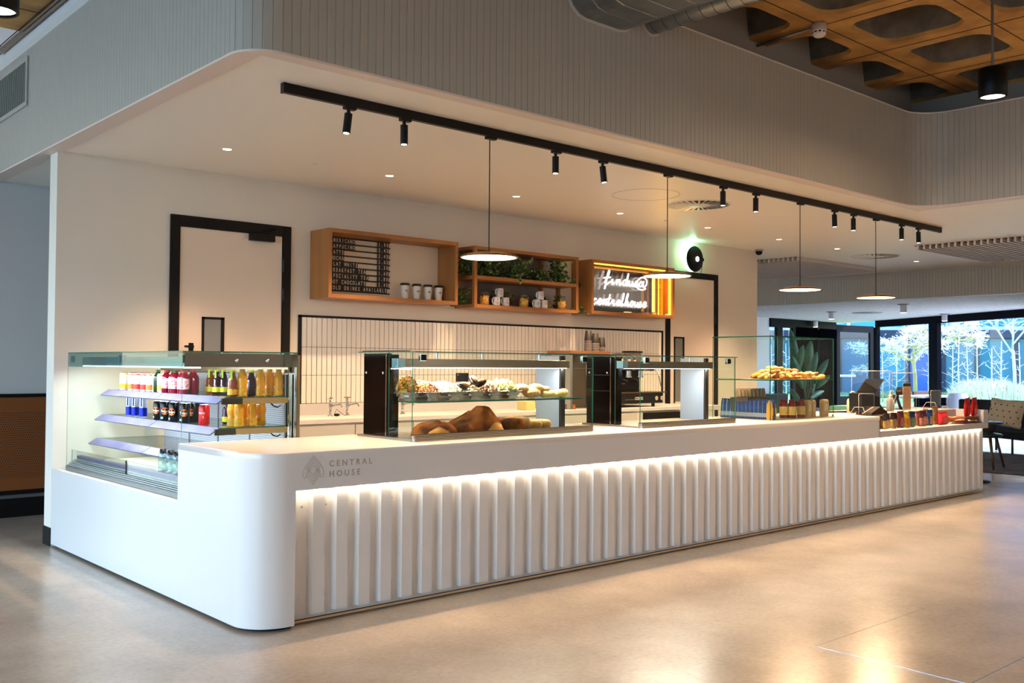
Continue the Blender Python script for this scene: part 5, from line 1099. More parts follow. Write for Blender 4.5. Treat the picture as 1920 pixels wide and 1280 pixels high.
MB().box((5.60,2.815,H+.25),(5.95,2.82,H+.256)).build('body_trim',chrome,em)
# dark boxy grinder body beyond, with cup tray on top
ct_=thing('cup_shelf_unit',(5.2,2.75,H),'wooden topped steel cup shelf left of the coffee machine','shelf')
MB().box((4.86,2.60,1.475),(5.46,2.95,1.507)).build('shelf_top',M('walnut_top',(150,100,64),.3,noise=(5,4),col2=(120,74,44),stretch=(.1,1,1)),ct_,bevel=.002)
MB().box((4.88,2.62,H+.001),(4.91,2.9,1.475)).box((5.42,2.62,H+.001),(5.45,2.9,1.475)).build('shelf_leg',steel,ct_); MB().box((4.95,2.9,H+.001),(5.4,2.94,1.475)).build('shelf_back',M('taupe_panel',(128,106,84),.25,.6),ct_)
bcup=M('cup_black_ridged',(22,20,20),.6); rim=M('cup_rim_pale',(226,214,196),.4); 
def cupstack(px,n,lab,y=2.75,z=1.5075,r=.045,step=.0135,h_=.11):
    x=at(px,655,'y',y)[0]; 
    for k in range(n):
        zz=z+k*step; top=(k==n-1); root=thing('paper_cup',(x,y,zz),lab%( 'topmost of' if top else ('lowest of' if k==0 else ORD[k]+' up in')),'cup','black paper cups in stacks')
        MB().lathe([(r,0),(r,.003)],(x,y,zz),18).build('cup_rim',rim,root); MB().lathe([(r-.001,.003),(r*.72,h_),(0,h_)],(x,y,zz),18).build('cup_body',bcup,root)
cupstack(1103,9,'upside-down black paper cup, %s the leftmost tall stack'); cupstack(1116,7,'upside-down black paper cup, %s the middle stack',y=2.70); cupstack(1128,4,'upside-down black paper cup, %s the shorter right stack',y=2.76)
# grinder with clear hopper behind the machine top
gr=thing('coffee_grinder',(6.0,2.9,H+.49),'coffee grinder with a clear hopper and black lid above the coffee machine','grinder')
gxp=at(1186,660,'y',2.93)[0]; MB().lathe([(.118,.115),(.118,.118),(.124,.122),(.11,.133),(0,.135)],(gxp,2.93,H+.49+.0),30).build('hopper_lid',black,gr)
MB().lathe([(.07,.0),(.105,.03),(.105,.115)],(gxp,2.93,H+.49),28).build('hopper',glass('hopper_glass',(214,204,200),1.5,.06),gr); MB().cyl((gxp,2.93,H+.02),(gxp,2.93,H+.488),.07,n=20).build('grinder_body',M('machine_black'),gr)
bl_=[(1158,.05,.02,'black round brush standing on the coffee machine, left of the small pots'),(1166,.055,.016,'black tamper on the coffee machine beside the round brush'),(1180,.05,.014,'black capped small bottle in front of the grinder hopper'),(1190,.04,.015,'small brown pot right of the grinder hopper centre')]
for px,h_,r_,lab in bl_:
    x=at(px,665,'y',2.72)[0]; root=thing('small_pot',(x,2.72,H+.491),lab,'pot'); MB().lathe([(r_,0),(r_,h_*.7),(r_*.8,h_*.75)],(x,2.72,H+.491),14).build('pot_body',M('pot_cream',(206,186,140),.3),root)
    MB().blob((x-.005,2.72,H+.491+h_*1.05),(r_*1.15,r_*.9,h_*.42),0,9,6).build('pot_top',matt_black,root)
for i,px in enumerate((1128,1136)):
    x=at(px,664,'y',2.68)[0]; tag(MB().lathe([(.045,0),(.045,.004),(.034,.045),(0,.045)],(x,2.68,H+.491),18).build('paper_cup',bcup),['low black cup on the machine, left of two','low black cup on the machine, right of two'][i],'cup')
# items on the back counter seen under the glass shelf
c=at(990,768,'y',2.75); root=tag(MB().box((c[0]-.05,2.72,H+.001),(c[0]+.07,2.86,H+.09)).build('yellow_box',M('pale_yellow_box',(226,206,130),.5),bevel=.004),'pale yellow box on the back counter, seen below the glass shelf','box')
for i,(px,lab) in enumerate(((1062,'glass jar with amber contents on the back counter, left of a pair'),(1073,'glass jar with amber contents on the back counter, right of a pair'))):
    x=at(px,765,'y',2.7)[0]; root=thing('tea_jar',(x,2.7,H),lab,'jar'); MB().lathe([(.035,.001),(.035,.05),(0,.052)],(x,2.7,H),16).build('jar_contents',M('amber_tea'),root); MB().lathe([(.038,0),(.038,.1),(.02,.12),(.022,.14),(0,.15)],(x,2.7,H),18).build('jar_glass',G,root)
root=thing('wooden_bracket_shelf',(7.1,2.5,0),'pale worktop return beside the right door','counter'); MB().box((6.98,2.44,.845),(7.2,2.6,H)).build('worktop',tw,root,bevel=.003); MB().box((7.0,2.46,0),(7.12,2.58,.845)).build('leg_panel',M('carcass_white'),root)
# ================================================================== TILL AREA ON THE COUNTER
acr=glass('acrylic',(244,246,248),1.49,.04); rimw=M('acrylic_rim',(250,246,236),.3)
def screen(px,y,w_,z1,lab,rz=0,legs=True):
    x=at(px,775,'y',y)[0]; root=thing('acrylic_screen',(x,y,H),lab,'screen','clear acrylic screens by the till'); root.rotation_euler.z=rz
    MB().box((0,-.002,.02),(w_,.002,z1)).build('screen_sheet',acr,root,local=True)
    MB().tube([(0,0,.0),(0,0,z1-.015),(.015,0,z1),(w_-.015,0,z1),(w_,0,z1-.015),(w_,0,0)],.0018,6).build('screen_rim',rimw,root,local=True)
    if legs: MB().tube([(0,-.07,.002),(0,-.045,z1*.35),(0,-.0,z1*.36),(0,.045,z1*.35),(0,.09,.002)],.0018,6).build('screen_foot',rimw,root,local=True)
screen(1597,.52,.46,.42,'tall clear acrylic screen left of the till',rz=-.5)
screen(1610,.30,.30,.20,'low clear acrylic stand in front of the till',rz=.0)
screen(1668,.40,.42,.40,'tall clear acrylic screen in front of the card reader',rz=-.2); screen(1745,.50,.45,.20,'low acrylic screen at the right end of the counter',rz=.2)
# till
tc_=at(1622,776,'z',H); tx,ty=7.02,.42; 
tl=thing('till_terminal',(tx,ty,H),'black touchscreen till seen from behind, tilted upwards','till')
tb_=M('till_black',(11,10,10),.35,spec=.3)
TL,TR,BR,BL=[at(px,py,'y',yy) for px,py,yy in ((1621,713,.50),(1656,713,.50),(1640,741,.36),(1604,737,.36))]
nrm=(TR-TL).cross(BL-TL).normalized()*.024; vs=[BL,BR,TR,TL]; vs=vs+[v-nrm for v in vs]
MB().add(vs,[(0,1,2,3),(7,6,5,4),(0,4,5,1),(1,5,6,2),(2,6,7,3),(3,7,4,0)]).build('till_screen',tb_,tl,bevel=.006)
pb_=[at(px,py,'y',.40) for px,py in ((1609,737),(1641,742),(1644,757),(1652,768),(1609,772))]; vs=[Vector((p[0],.36,max(p[2],H))) for p in pb_]+[Vector((p[0],.50,max(p[2],H))) for p in pb_]
MB().add(vs,[(0,1,2,3,4),(9,8,7,6,5)]+[(i,(i+1)%5,5+(i+1)%5,5+i) for i in range(5)]).build('till_body',tb_,tl,bevel=.006)
MB().tube([(tx-.1,ty+.1,H+.012),(tx-.22,ty+.12,H+.01),(tx-.34,ty+.2,H+.008),(tx-.5,ty+.24,H+.008)],.009,8).build('till_cable',black,tl)
a,b=at(1620,772,'y',.22),at(1640,760,'y',.22); c3=at(1652,768,'y',.22)
root=thing('card_tray',(b[0],.25,H),'low peaked card reader cradle with a pale rim in front of the till','card reader')
MB().prism([(0,0),(c3[0]-a[0],0),(c3[0]-a[0]-.02,.03),((c3[0]-a[0])*.55,.075),(0.02,.02)],0,.16).build('cradle_body',tb_,root,local=True)
for o in root.children: o.rotation_euler=(pi/2,0,0); o.location=(-(c3[0]-a[0])*.5,.08,.001)
MB().tube([(a[0],.235,H+.012),(b[0],.235,H+.07),(c3[0],.235,H+.03)],.006,6).build('cradle_rim',M('pink_grey_rim',(206,160,140),.4),root); MB().tube([(c3[0]-.05,.233,H+.044),(c3[0],.233,H+.030)],.0075,6).build('red_tip',M('tip_red',(226,50,50),.4),root)
def sanitiser(px,y,lab,colr):
    x=at(px,772,'y',y)[0]; root=thing('pump_bottle',(x,y,H),lab,'bottle','hand gel pump bottles'); MB().lathe([(.034,0),(.037,.006),(.037,.12),(.030,.138),(.013,.145),(.013,.155)],(x,y,H),20).build('bottle_body',colr,root)
    MB().lathe([(.015,.15),(.016,.172),(.006,.174),(.005,.2),(0,.2)],(x,y,H),14).tube([(x,y,H+.2),(x+.012,y-.004,H+.212),(x+.045,y-.01,H+.208),(x+.055,y-.012,H+.196)],.008,8).build('pump_head',M('pump_white',(236,230,220),.4),root)
sanitiser(1595,.50,'cream pump bottle at the left of the till',M('cream_bottle',(230,206,170),.4)); sanitiser(1669,.46,'translucent pump bottle between the card reader and the menu card',M('grey_bottle',(190,180,172),.3))
x=at(1681,775,'y',.62)[0]; root=thing('card_reader',(x,.62,H),'black card reader on a bent stalk behind the acrylic screen','card reader')
MB().tube([(x+.12,.62,H+.004),(x+.08,.62,H+.03),(x+.02,.62,H+.12),(x+.03,.62,H+.18)],.016,8).build('stalk',tb_,root); MB().cb((x+.03,.60,H+.20),(.10,.07,.055),0,ry=-.5,rz=.3).cb((x-.09,.62,H+.09),(.16,.07,.03),0,ry=-1.0).build('reader_head',tb_,root,bevel=.012); MB().cyl((x+.06,.62,H),(x+.06,.62,H+.01),.06).build('stalk_base',tb_,root)
# menu card
xm0=at(1692,775,'y',.45)[0]; xm1=at(1708,775,'y',.45)[0]; hm=at(1700,716,'y',.45)[2]-H
root=thing('menu_card',(xm0,.45,H),'tall narrow menu card with a dark green header standing on the counter','menu card'); wm=xm1-xm0
MB().box((0,-.002,.0),(wm,.002,hm)).box((0,-.03,0),(wm,.03,.006)).build('card_holder',acr,root,local=True)
MB().box((.006,-.0035,.01),(wm-.006,-.0022,hm-.008)).build('card_sheet',M('card_cream',(246,210,160),.6),root,local=True)
MB().box((.008,-.0042,hm-.045),(wm-.008,-.0036,hm-.014)).build('card_header',M('header_green',(30,52,24),.5),root,local=True)
mb=MB()
for k in range(20): z=hm-.07-k*.0105; mb.box((.03,-.0042,z),(wm-.012-(k*7%5)*.008,-.0036,z+.0032)); mb.box((.012,-.0042,z),(.022,-.0036,z+.0035))
mb.build('card_print',M('print_orange',(206,110,60),.6),root,local=True)
# ---- snacks in the tray
TZ=.763
def bag(px,w_,h_,cols,lab,y=.13,rz=0,tilt=0,yaw=-.1,z=TZ,band=(.12,.62),grp='snack packets in the display tray',cap=None):
    x=min(at(px,800,'y',y)[0],8.56); R=random.Random(px); d=w_*.42
    root=thing('snack_packet',(x,y,z),lab,'snack packet',grp); root.rotation_euler=(tilt,rz,yaw)
    ring=[(0,.92,.35),(.08,1.0,.85),(.3,1.0,1.0),(.55,.98,.9),(.78,.97,.5),(.9,1.0,.12),(1,1.03,.08)]; K=12; vs=[]
    for t,wx,dy in ring:
        for k in range(K):
            a=2*pi*k/K; X=math.copysign(abs(math.cos(a))**.6,math.cos(a)); Y=math.copysign(abs(math.sin(a))**.8,math.sin(a))
            vs.append((X*w_/2*wx+R.uniform(-.002,.002),Y*d/2*dy+R.uniform(-.003,.003),t*h_+R.uniform(-.003,.003)+.003))
    mb=MB(); mb.add(vs,[(i*K+k,i*K+(k+1)%K,(i+1)*K+(k+1)%K,(i+1)*K+k) for i in range(len(ring)-1) for k in range(K)],0,True); mb.add(vs,[tuple(range(K))[::-1],tuple(range((len(ring)-1)*K,len(ring)*K))])
    if len(cols)>2:
        n=K*(len(ring)-1)
        for f in range(K*3,n): mb.m[f]=1
        mats=[cols[0],cols[2]]
    else: mats=[cols[0],cols[0]]
    mb.build('packet_body',mats,root,local=True)
    q=MB(); n=8; vs=[]; fs=[]
    for (u,v) in ((-.3,band[0]),(.3,band[0]),(.36,(band[0]+band[1])/2),(.26,band[1]),(-.26,band[1]),(-.36,(band[0]+band[1])/2)): vs.append((u*w_,-d/2*1.04-.0015,v*h_))
    q.add(vs,[tuple(range(6))]); q.build('packet_label',cols[1],root,local=True)
def S_(n,c,r=.28): return M('snack_'+n,c,r,.15,noise=(40,3),col2=tuple(int(v*.75) for v in c))
cr_=S_('cream',(236,196,120)); dbr=S_('dark_brown',(54,24,22)); mar=S_('maroon',(120,30,36)); rose=S_('rose',(190,120,96)); yel=S_('yellow',(246,206,20)); org=S_('orange',(240,140,30)); dbl=S_('dark_blue',(20,40,100)); gbl=S_('grey_blue',(90,120,130)); pur=S_('purple',(86,22,50)); pnk=S_('pink',(214,140,116)); blu=S_('blue',(20,80,160)); tan_=S_('tan',(176,140,80)); red=S_('red',(240,50,60)); redd=S_('deep_red',(200,24,24)); oliv=S_('olive',(110,84,30))
sn=[(1655,.06,.12,[oliv,cr_],'olive and cream snack packet at the left end of the display tray',.15,0),
(1663,.10,.15,[cr_,S_('pale',(246,214,150)),dbr],'brown topped cream snack packet, second in the display tray',.10,-.1),
(1675,.10,.15,[cr_,tan_,dbr],'brown topped packet with a curved cream window, third in the tray',.12,.05),
(1688,.11,.165,[mar,rose],'maroon packet with a rose coloured window in the tray',.10,0),
(1699,.10,.15,[yel,org],'bright yellow rounded packet in the tray',.10,.05),
(1709,.11,.155,[gbl,S_('green_grey',(120,150,110)),dbl],'dark blue topped grey packet right of the yellow one',.11,.03),
(1721,.09,.15,[pnk,rose],'pink speckled packet between the blue and the purple packets',.14,0),
(1731,.13,.16,[pnk,S_('pale_pink',(226,160,130)),pur],'purple topped pink packet, widest in the tray',.11,-.06),
(1743,.10,.16,[blu,S_('blue_print',(220,180,120))],'bright blue packet with a small pale label',.11,0),
(1753,.12,.19,[tan_,S_('tan_print',(214,110,60))],'tall tan packet standing behind the blue one',.16,0),
(1767,.17,.13,[red,S_('pink_red',(244,120,110))],'wide bright red packet in the middle of the tray',.12,.0)]
for px,w_,h_,cols,lab,y,rz in sn: bag(px,w_,h_,cols,lab,y=y,rz=rz)
for px,w_,h_,cols,lab,y,z in ((1684,.12,.13,[org,S_('gold',(246,180,60))],'orange packet peeping out behind the maroon one',.22,.80),(1735,.10,.16,[S_('peach',(244,190,110)),org],'peach coloured packet in the back row behind the purple topped one',.25,.80),(1651,.08,.11,[dbr,oliv],'dark packet lying against the step of the counter',.25,.80),(1715,.1,.13,[dbl,gbl],'dark blue packet in the back row',.22,.80)): bag(px,w_,h_,cols,lab,y=y,z=TZ)
for i,px in enumerate((1813,1826)): bag(px,.10,.20,[redd,red],['tall red packet leaning back at the right end of the tray, left of two','tall red packet leaning back at the right end of the tray, right of two'][i],y=.085,tilt=.1,rz=-.12,z=.834,grp='tall red packets')
tag(MB().box((8.2,.03,TZ),(8.56,.13,TZ+.07)).build('display_box',M('brown_box',(110,66,36),.6),bevel=.004),'brown card box under the two tall red packets','box')
gold_=S_('gold_bar',(226,170,50)); R=random.Random(5)
xa=at(1785,800,'y',.12)[0]; xb=8.56; cc=[gold_,S_('brown_bar',(92,48,24)),redd,S_('silver_bar',(190,186,180)),pur]
cn=['gold','brown','red','silver','purple']
bars=MB().box((-.055,-.016,0),(.055,.016,.014)).mesh('chocolate_bar',gold_)
for i in range(26):
    k=R.randrange(5); x=xa+(xb-xa-.03)*((i%13)+.5)/13; y=.07+.10*(i//13)+R.uniform(-.02,.02); o=MB().tube([(-.06,0,0),(-.05,0,0),(-.045,0,0),(.045,0,0),(.05,0,0),(.06,0,0)],[.012,.013,.016,.016,.013,.012],6).build('snack_bar',cc[k])
    for v in o.data.vertices: v.co.z*=.6
    o.location=(x,y,TZ+.012+.013*(i%3)+(.02 if i//13 else 0)); o.rotation_euler=(0,R.uniform(-.15,.15),R.uniform(-.9,.2)-1)
    tag(o,'%s wrapped snack bar, %s from the red packet in the %s row of the tray'%(cn[k],ORD[i%13],['front','back'][i//13]),'snack bar','wrapped bars at the right end of the tray')
# ================================================================== SEATING AT THE RIGHT
dk=M('dark_upholstery',(26,30,36),.8); teal=M('teal_leather',(22,48,58),.4)
rugm=M('charcoal_carpet',(58,58,68),.95,noise=(9,6),col2=(84,84,96),bump=(300,.3),stretch=(.3,1,1))
tag(MB().box((10.75,-2.3,.0005),(13.87,6,.012)).build('carpet',rugm),'charcoal carpet under the seating at the right','carpet')
# bench sofa
sf=thing('bench_sofa',(14.6,1.0,.012),'long black upholstered bench with a high back by the glazing','sofa')
ang=math.atan2(.853,.522); 
SA=far(1796,16.4); SBb=far(2010,15.0); SU=(SBb-SA).normalized(); SV=Vector((-SU.y,SU.x,0)); SLn=(SBb-SA).length
def onl(x,y,z): # local bench frame: x from the left end, y towards the garden
    return SA+SU*x+SV*(y-.35)+Vector((0,0,z))
def sb(mb,a,b,m=0):
    (x0,y0,z0),(x1,y1,z1)=a,b; vs=[onl(*p) for p in ((x0,y0,z0),(x1,y0,z0),(x1,y1,z0),(x0,y1,z0),(x0,y0,z1),(x1,y0,z1),(x1,y1,z1),(x0,y1,z1))]
    return mb.add(vs,[(0,3,2,1),(4,5,6,7),(0,1,5,4),(1,2,6,5),(2,3,7,6),(3,0,4,7)],m)
sb(MB(),(0,.35,.30),(SLn,.5,.835)).build('backrest',dk,sf,bevel=.03); sb(MB(),(0,-.2,.34),(SLn,.35,.43)).build('seat',dk,sf,bevel=.02); sb(MB(),(0,-.2,.29),(SLn,.5,.34)).build('seat_frame',matt_black,sf)
for k,x in enumerate((.1,.6,1.1,1.6)): 
    for y in (-.12,.42): MB().tube([onl(x,y,.0125),onl(x,y,.29)],.018,8).build('leg',M('leg_grey',(60,60,66),.4,.5),sf)
# cushion
cen=far(1889,15.25,.655); u=SU; v=SV
mb=MB(); K=13; vs=[]
for s in (-1,1):
    for i in range(K):
        for j in range(K):
            a=(i/(K-1)*2-1); b=(j/(K-1)*2-1); pin=.88+.12*max(abs(a),abs(b))**2*(1 if abs(a*b)>.5 else .6); e=(1-a**4)*(1-b**4)
            vs.append(cen+u*(a*.27*pin+b*.03)+Vector((0,0,1))*(b*.21*pin-a*.025)+v*(s*.11*e**.6-.06+b*.05))
fs=[]
for s in (0,1):
    for i in range(K-1):
        for j in range(K-1): q=s*K*K+i*K+j; fs.append((q,q+1,q+K+1,q+K))
cu2=thing('cushion',tuple(cen),'cream cushion with small dark dots leaning on the black bench','cushion'); cm=M('cushion_linen',(196,178,150),.9,bump=(60,.3)); mb.add(vs,fs,0,True).build('cushion_cover',cm,cu2)
mb=MB()
for i in range(5):
    for j in range(4):
        a=-.78+i*.38+(j%2)*.15; b=-.7+j*.45; e=(1-a**4)*(1-b**4)
        if abs(a)<.9: mb.blob(cen+u*(a*.25+b*.03)+Vector((0,0,b*.195-a*.025))-v*(.11*e**.6+.06-b*.05-.004),(.012,.012,.012),0,8,4)
mb.build('cushion_dots',M('dot_dark',(50,40,34),.8),cu2)
# table & chair seen past the counter end
tx_=at(1858,798,'y',1.0); root=thing('cafe_table',(11.2,1.35,0),'small round dark cafe table just past the counter end','table')
p=at(1852,797,'z',.72); c=Vector((11.15,1.35,0))
def dsk(px,py,z,r): return at(px,py,'z',z)
tt=far(1822,11.6,0); MB().lathe([(0,.70),(.32,.70),(.34,.71),(.33,.722),(0,.724)],(tt[0],tt[1],0),32).build('table_top',M('table_dark',(40,42,48),.15),root); MB().cyl((tt[0],tt[1],.012),(tt[0],tt[1],.70),.025).lathe([(0,.012),(.2,.012),(.2,.02),(.03,.035)],(tt[0],tt[1],0)).build('table_base',matt_black,root)
cc_=far(1849,13.15,0); root=thing('cafe_chair',(cc_[0],cc_[1],0),'dark teal shell chair with a wooden leg beside the counter end','chair')
MB().blob((cc_[0],cc_[1],.455),(.22,.21,.04),0,16,6).build('seat',teal,root); MB().lathe([(.14,.49),(.17,.56),(.16,.62)],(cc_[0]-.04,cc_[1]+.04,0),20).build('backrest',dk,root)
wl_=M('dark_wood_leg',(70,52,36),.5)
for dx,dy in ((.2,-.12),(-.1,.2),(-.2,-.16),(.16,.2)): MB().tube([(cc_[0]+dx*.6,cc_[1]+dy*.6,.44),(cc_[0]+dx*1.15,cc_[1]+dy*1.15,.012)],[.022,.014],8).build('leg',wl_,root)
# ================================================================== GARDEN GLAZING
fr_=M('anthracite_frame',(7,11,24),.6,spec=.08); wg=glass('window_glass',(232,242,250),1.5)
def wq(mb,t0,t1,z0,z1,d0=-.05,d1=.05,m=0):
    n_=Vector((.853,-.522,0)); vs=[]
    for z in (z0,z1):
        for t,d in ((t0,d0),(t1,d0),(t1,d1),(t0,d1)): vs.append(Vector(wl(t,z))+n_*d)
    return mb.add(vs,[(0,3,2,1),(4,5,6,7),(0,1,5,4),(1,2,6,5),(2,3,7,6),(3,0,4,7)],m)
w1=tag(bpy.data.objects.new('window_1',None),kind='structure'); COL.objects.link(w1); WPOS['window_1']=Vector((0,0,0))
mb=MB(); wq(mb,-1.3,5.05,2.32,ZL); wq(mb,-1.3,5.05,0,.07); 
mb.build('window_frame',fr_,w1)
for a,b in ((2.62,2.92),(-1.3,-1.2),(5.0,5.12)): wq(MB(),a,b,.07,2.32).build('mullion',fr_,w1)
for a,b in ((-1.2,2.62),(2.92,5.0)): wq(MB(),a,b,.07,2.32,-.006,.006).build('window_pane',wg,w1)
# folded and open door leaves
d3=tag(bpy.data.objects.new('door_3',None),kind='structure'); COL.objects.link(d3); WPOS['door_3']=Vector((0,0,0))
P0=far(1567,24.4); P1=far(1637,25.3); u=(P1-P0).normalized(); v=Vector((-u.y,u.x,0)); L_=(P1-P0).length
def lb(mb,a,b,z0,z1,d=.03,P=P0,U=u):
    V=Vector((-U.y,U.x,0)); vs=[]
    for z in (z0,z1):
        for t,dd_ in ((a,-d),(b,-d),(b,d),(a,d)): vs.append(P+U*t+V*dd_+Vector((0,0,z)))
    return mb.add(vs,[(0,3,2,1),(4,5,6,7),(0,1,5,4),(1,2,6,5),(2,3,7,6),(3,0,4,7)])
mb=MB(); lb(mb,0,.14,0,2.42); lb(mb,L_-.16,L_,0,2.42); lb(mb,.14,L_-.16,2.25,2.42); lb(mb,.14,L_-.16,0,.62); mb.build('door_frame',fr_,d3)
lb(MB(),.14,L_-.16,.62,2.25,.006).build('door_pane',glass('door_glass',(190,220,238),1.5,.03),d3)
mb=MB(); dm=M('manifestation_dot',(190,220,236),.5)
for k in range(10): 
    c=P0+u*(.18+k*.066)-v*.008*0+Vector((0,0,1.14)); mb.blob(c-v*.012,(.03,.004,.034),0,8,4,0,Matrix.Rotation(math.atan2(u.y,u.x),3,'Z'))
mb.build('door_dots',dm,d3)
# left wing with dark curtain panels
w2=tag(bpy.data.objects.new('window_2',None),kind='structure'); COL.objects.link(w2); WPOS['window_2']=Vector((0,0,0))
Q0=Vector((16.99,8.2,0)); Q1=far(1566,24.4); U2=(Q1-Q0).normalized(); L2=(Q1-Q0).length
def tpx(px):
    # where the wing meets a given direction
    d=far(px,10)-Vector((CX,CY,0)); a=U2.x; b=-d.x; c_=U2.y; dd_=-d.y; det=a*dd_-b*c_; rx=CX-Q0.x; ry=CY-Q0.y; return (rx*dd_-b*ry)/det
mb=MB(); lb(mb,0,L2,2.27,ZL,.04,Q0,U2); lb(mb,0,L2,0,.07,.04,Q0,U2); mb.build('window_frame',fr_,w2)
for a,b in ((1455,1465),(1484,1490)): lb(MB(),tpx(a),tpx(b),.07,2.27,.04,Q0,U2).build('mullion',fr_,w2)
lb(MB(),0,tpx(1455),.07,2.27,.005,Q0,U2).build('window_pane',wg,w2); lb(MB(),tpx(1465),tpx(1484),.07,2.27,.005,Q0,U2).build('window_pane',wg,w2)
bf=M('dark_panel',(5,5,9),.9,spec=0)
lb(MB(),tpx(1490),tpx(1530),.07,2.3,.05,Q0,U2).build('folded_panel',bf,w2); lb(MB(),tpx(1534),tpx(1566),.07,2.3,.05,Q0,U2).build('folded_panel',bf,w2)
# low dark cabinet at the far wall
tag(MB().box((15.2,7.9,0),(17.3,8.19,.74)).build('low_cabinet',matt_black,bevel=.01),'low black cabinet against the far white wall','cabinet')
# ceiling cans of the low ceiling
for (px,py,lab) in ((1559,584,'short white ceiling can lamp, left of two in the speckled ceiling'),(1694,570,'short white ceiling can lamp nearest the camera in the speckled ceiling'),(1771,588,'short white ceiling can lamp above the window post'),(1529,601,'short white ceiling can lamp furthest away by the dark panels')):
    c=at(px,py,'z',ZL); root=thing('ceiling_can_lamp',(c[0],c[1],ZL),lab,'ceiling lamp','can lamps in the speckled ceiling')
    MB().lathe([(0,-.014),(.0,-.014),(.1,-.012),(.1,0)],(c[0],c[1],ZL),16).build('canopy',M('can_grey',(140,140,146),.4),root); MB().cyl((c[0],c[1],ZL-.15),(c[0],c[1],ZL-.012),.055,n=20).build('can_shade',M('can_lamp_white',(216,216,222),.4),root)
    MB().cyl((c[0],c[1],ZL-.154),(c[0],c[1],ZL-.150),.05,n=18).build('lamp_face',M('downlight_face'),root)
c=at(1626,586,'z',ZL); tag(MB().lathe([(.3,0),(.3,-.008),(.27,-.01),(.1,-.006),(.1,-.01),(0,-.01)],(c[0],c[1],ZL),28).build('ceiling_vent',M('can_grey')),'flat round vent in the speckled low ceiling','vent')
# ---- plant by the dark panels
lf=M('strelitzia_leaf',(36,92,66),.35,noise=(6,3),col2=(66,128,92)); 
def bigleaf(base,tip,wd,mt,parent,fold=.3):
    base=Vector(base); tip=Vector(tip); d=tip-base; n=9; sidev=d.cross(Vector(cf)).normalized(); up=sidev.cross(d).normalized(); vs=[]
    for i in range(n+1):
        t=i/n; w_=wd*math.sin(pi*min(1,t*.93+.05))**.7; c=base+d*t-Vector((0,0,1))*(.12*d.length*t*t)
        vs+=[c-sidev*w_+up*w_*fold,c,c+sidev*w_+up*w_*fold]
    fs=[]
    for i in range(n): a=i*3; fs+=[(a,a+1,a+4,a+3),(a+1,a+2,a+5,a+4)]
    o=MB().add(vs,fs,0,True).build('leaf',mt,parent,recalc=False); s=o.modifiers.new('thick','SOLIDIFY'); s.thickness=.004; return o
pc=far(1512,20.5,0); root=thing('potted_strelitzia',tuple(pc),'tall green bird of paradise plant in front of the dark panels','plant')
MB().lathe([(.0,.0),(.2,.0),(.26,.5),(.24,.5),(.22,.44),(0,.44)],tuple(pc),20).build('pot',M('pot_grey',(70,72,78),.6),root)
MB().cyl(pc+Vector((0,0,.40)),pc+Vector((0,0,.45)),.215).build('soil',M('soil',(50,38,30),.9),root)
st=MB()
for (px1,pz1,px2,pz2,wd) in ((1500,1.05,1482,2.30,.09),(1496,1.2,1506,1.9,.08),(1505,.9,1484,1.7,.09),(1503,1.0,1482,1.35,.10),(1515,1.2,1520,2.0,.10),(1522,1.1,1532,1.75,.07),(1528,1.0,1553,1.6,.08),(1530,.9,1556,1.25,.08),(1500,.6,1482,.95,.06),(1520,.7,1545,.92,.06),(1508,.9,1512,1.75,.09),(1524,.8,1528,1.4,.06)):
    a=far(px1,20.4,pz1); b_=far(px2,20.0+RN.random(),pz2); st.tube([pc+Vector((0,0,.42)),pc.lerp(a,.6)+Vector((0,0,pz1*.45)),a],.012,6); bigleaf(a,b_,wd,lf,root)
st.build('stem',M('leaf_stem',(40,84,56),.5),root)
# ================================================================== GARDEN
tag(MB().prism([wl(-12)[:2],wl(8.6)[:2],tuple(far(1400,60)[:2]),tuple(far(2400,60)[:2])],-.05,.004).build('terrace',M('terrace_paving',(206,204,204),.8,noise=(3,4),col2=(186,184,186))),kind='structure')
GZ=.40
tag(MB().prism([tuple(far(1380,24.5)[:2]),tuple(far(2300,22.5)[:2]),tuple(far(2300,50)[:2]),tuple(far(1380,50)[:2])],.0,GZ).build('lawn',M('lawn_green',(150,196,120),.9,noise=(40,4),col2=(176,214,150))),'bright green raised lawn outside the glazing','lawn')
B0=far(1380,35.0); B1=far(2150,32.2); ub=(B1-B0).normalized(); LB=(B1-B0).length
def bb(mb,a,b,z0,z1,d0=0,d1=.3,m=0):
    V=Vector((-ub.y,ub.x,0)); vs=[]
    for z in (z0,z1):
        for t,dd_ in ((a,d0),(b,d0),(b,d1),(a,d1)): vs.append(B0+ub*t+V*dd_+Vector((0,0,z)))
    return mb.add(vs,[(0,3,2,1),(4,5,6,7),(0,1,5,4),(1,2,6,5),(2,3,7,6),(3,0,4,7)],m)
bd=thing('office_block',tuple(B0),'blue glazed office building across the garden','building')
cy=M('cyan_sky_reflection',(10,140,206),.25); lowg=[M('teal_glass_a',(30,120,150),.12),M('teal_glass_b',(44,150,186),.12),M('blue_glass_c',(70,110,190),.12)]; dkb=M('navy_beam',(22,38,74),.4); whf=M('pale_mullion',(190,210,246),.5)  # cyan of the upper windows puts the reflected sky into the colour
bb(MB(),0,LB,GZ,7,.30,.6).build('wall',dkb,bd); bb(MB(),0,LB,2.38,2.66,-.1,.3).build('beam',dkb,bd); bb(MB(),0,LB,2.66,2.78,-.06,.3).build('sill_band',whf,bd)
def tb(px):
    d=far(px,10)-Vector((CX,CY,0)); a=ub.x; b=-d.x; c_=ub.y; dd_=-d.y; det=a*dd_-b*c_; return ((CX-B0.x)*dd_-b*(CY-B0.y))/det
ms=[1452,1522,1591,1660,1728,1797,1869,1940,2010]
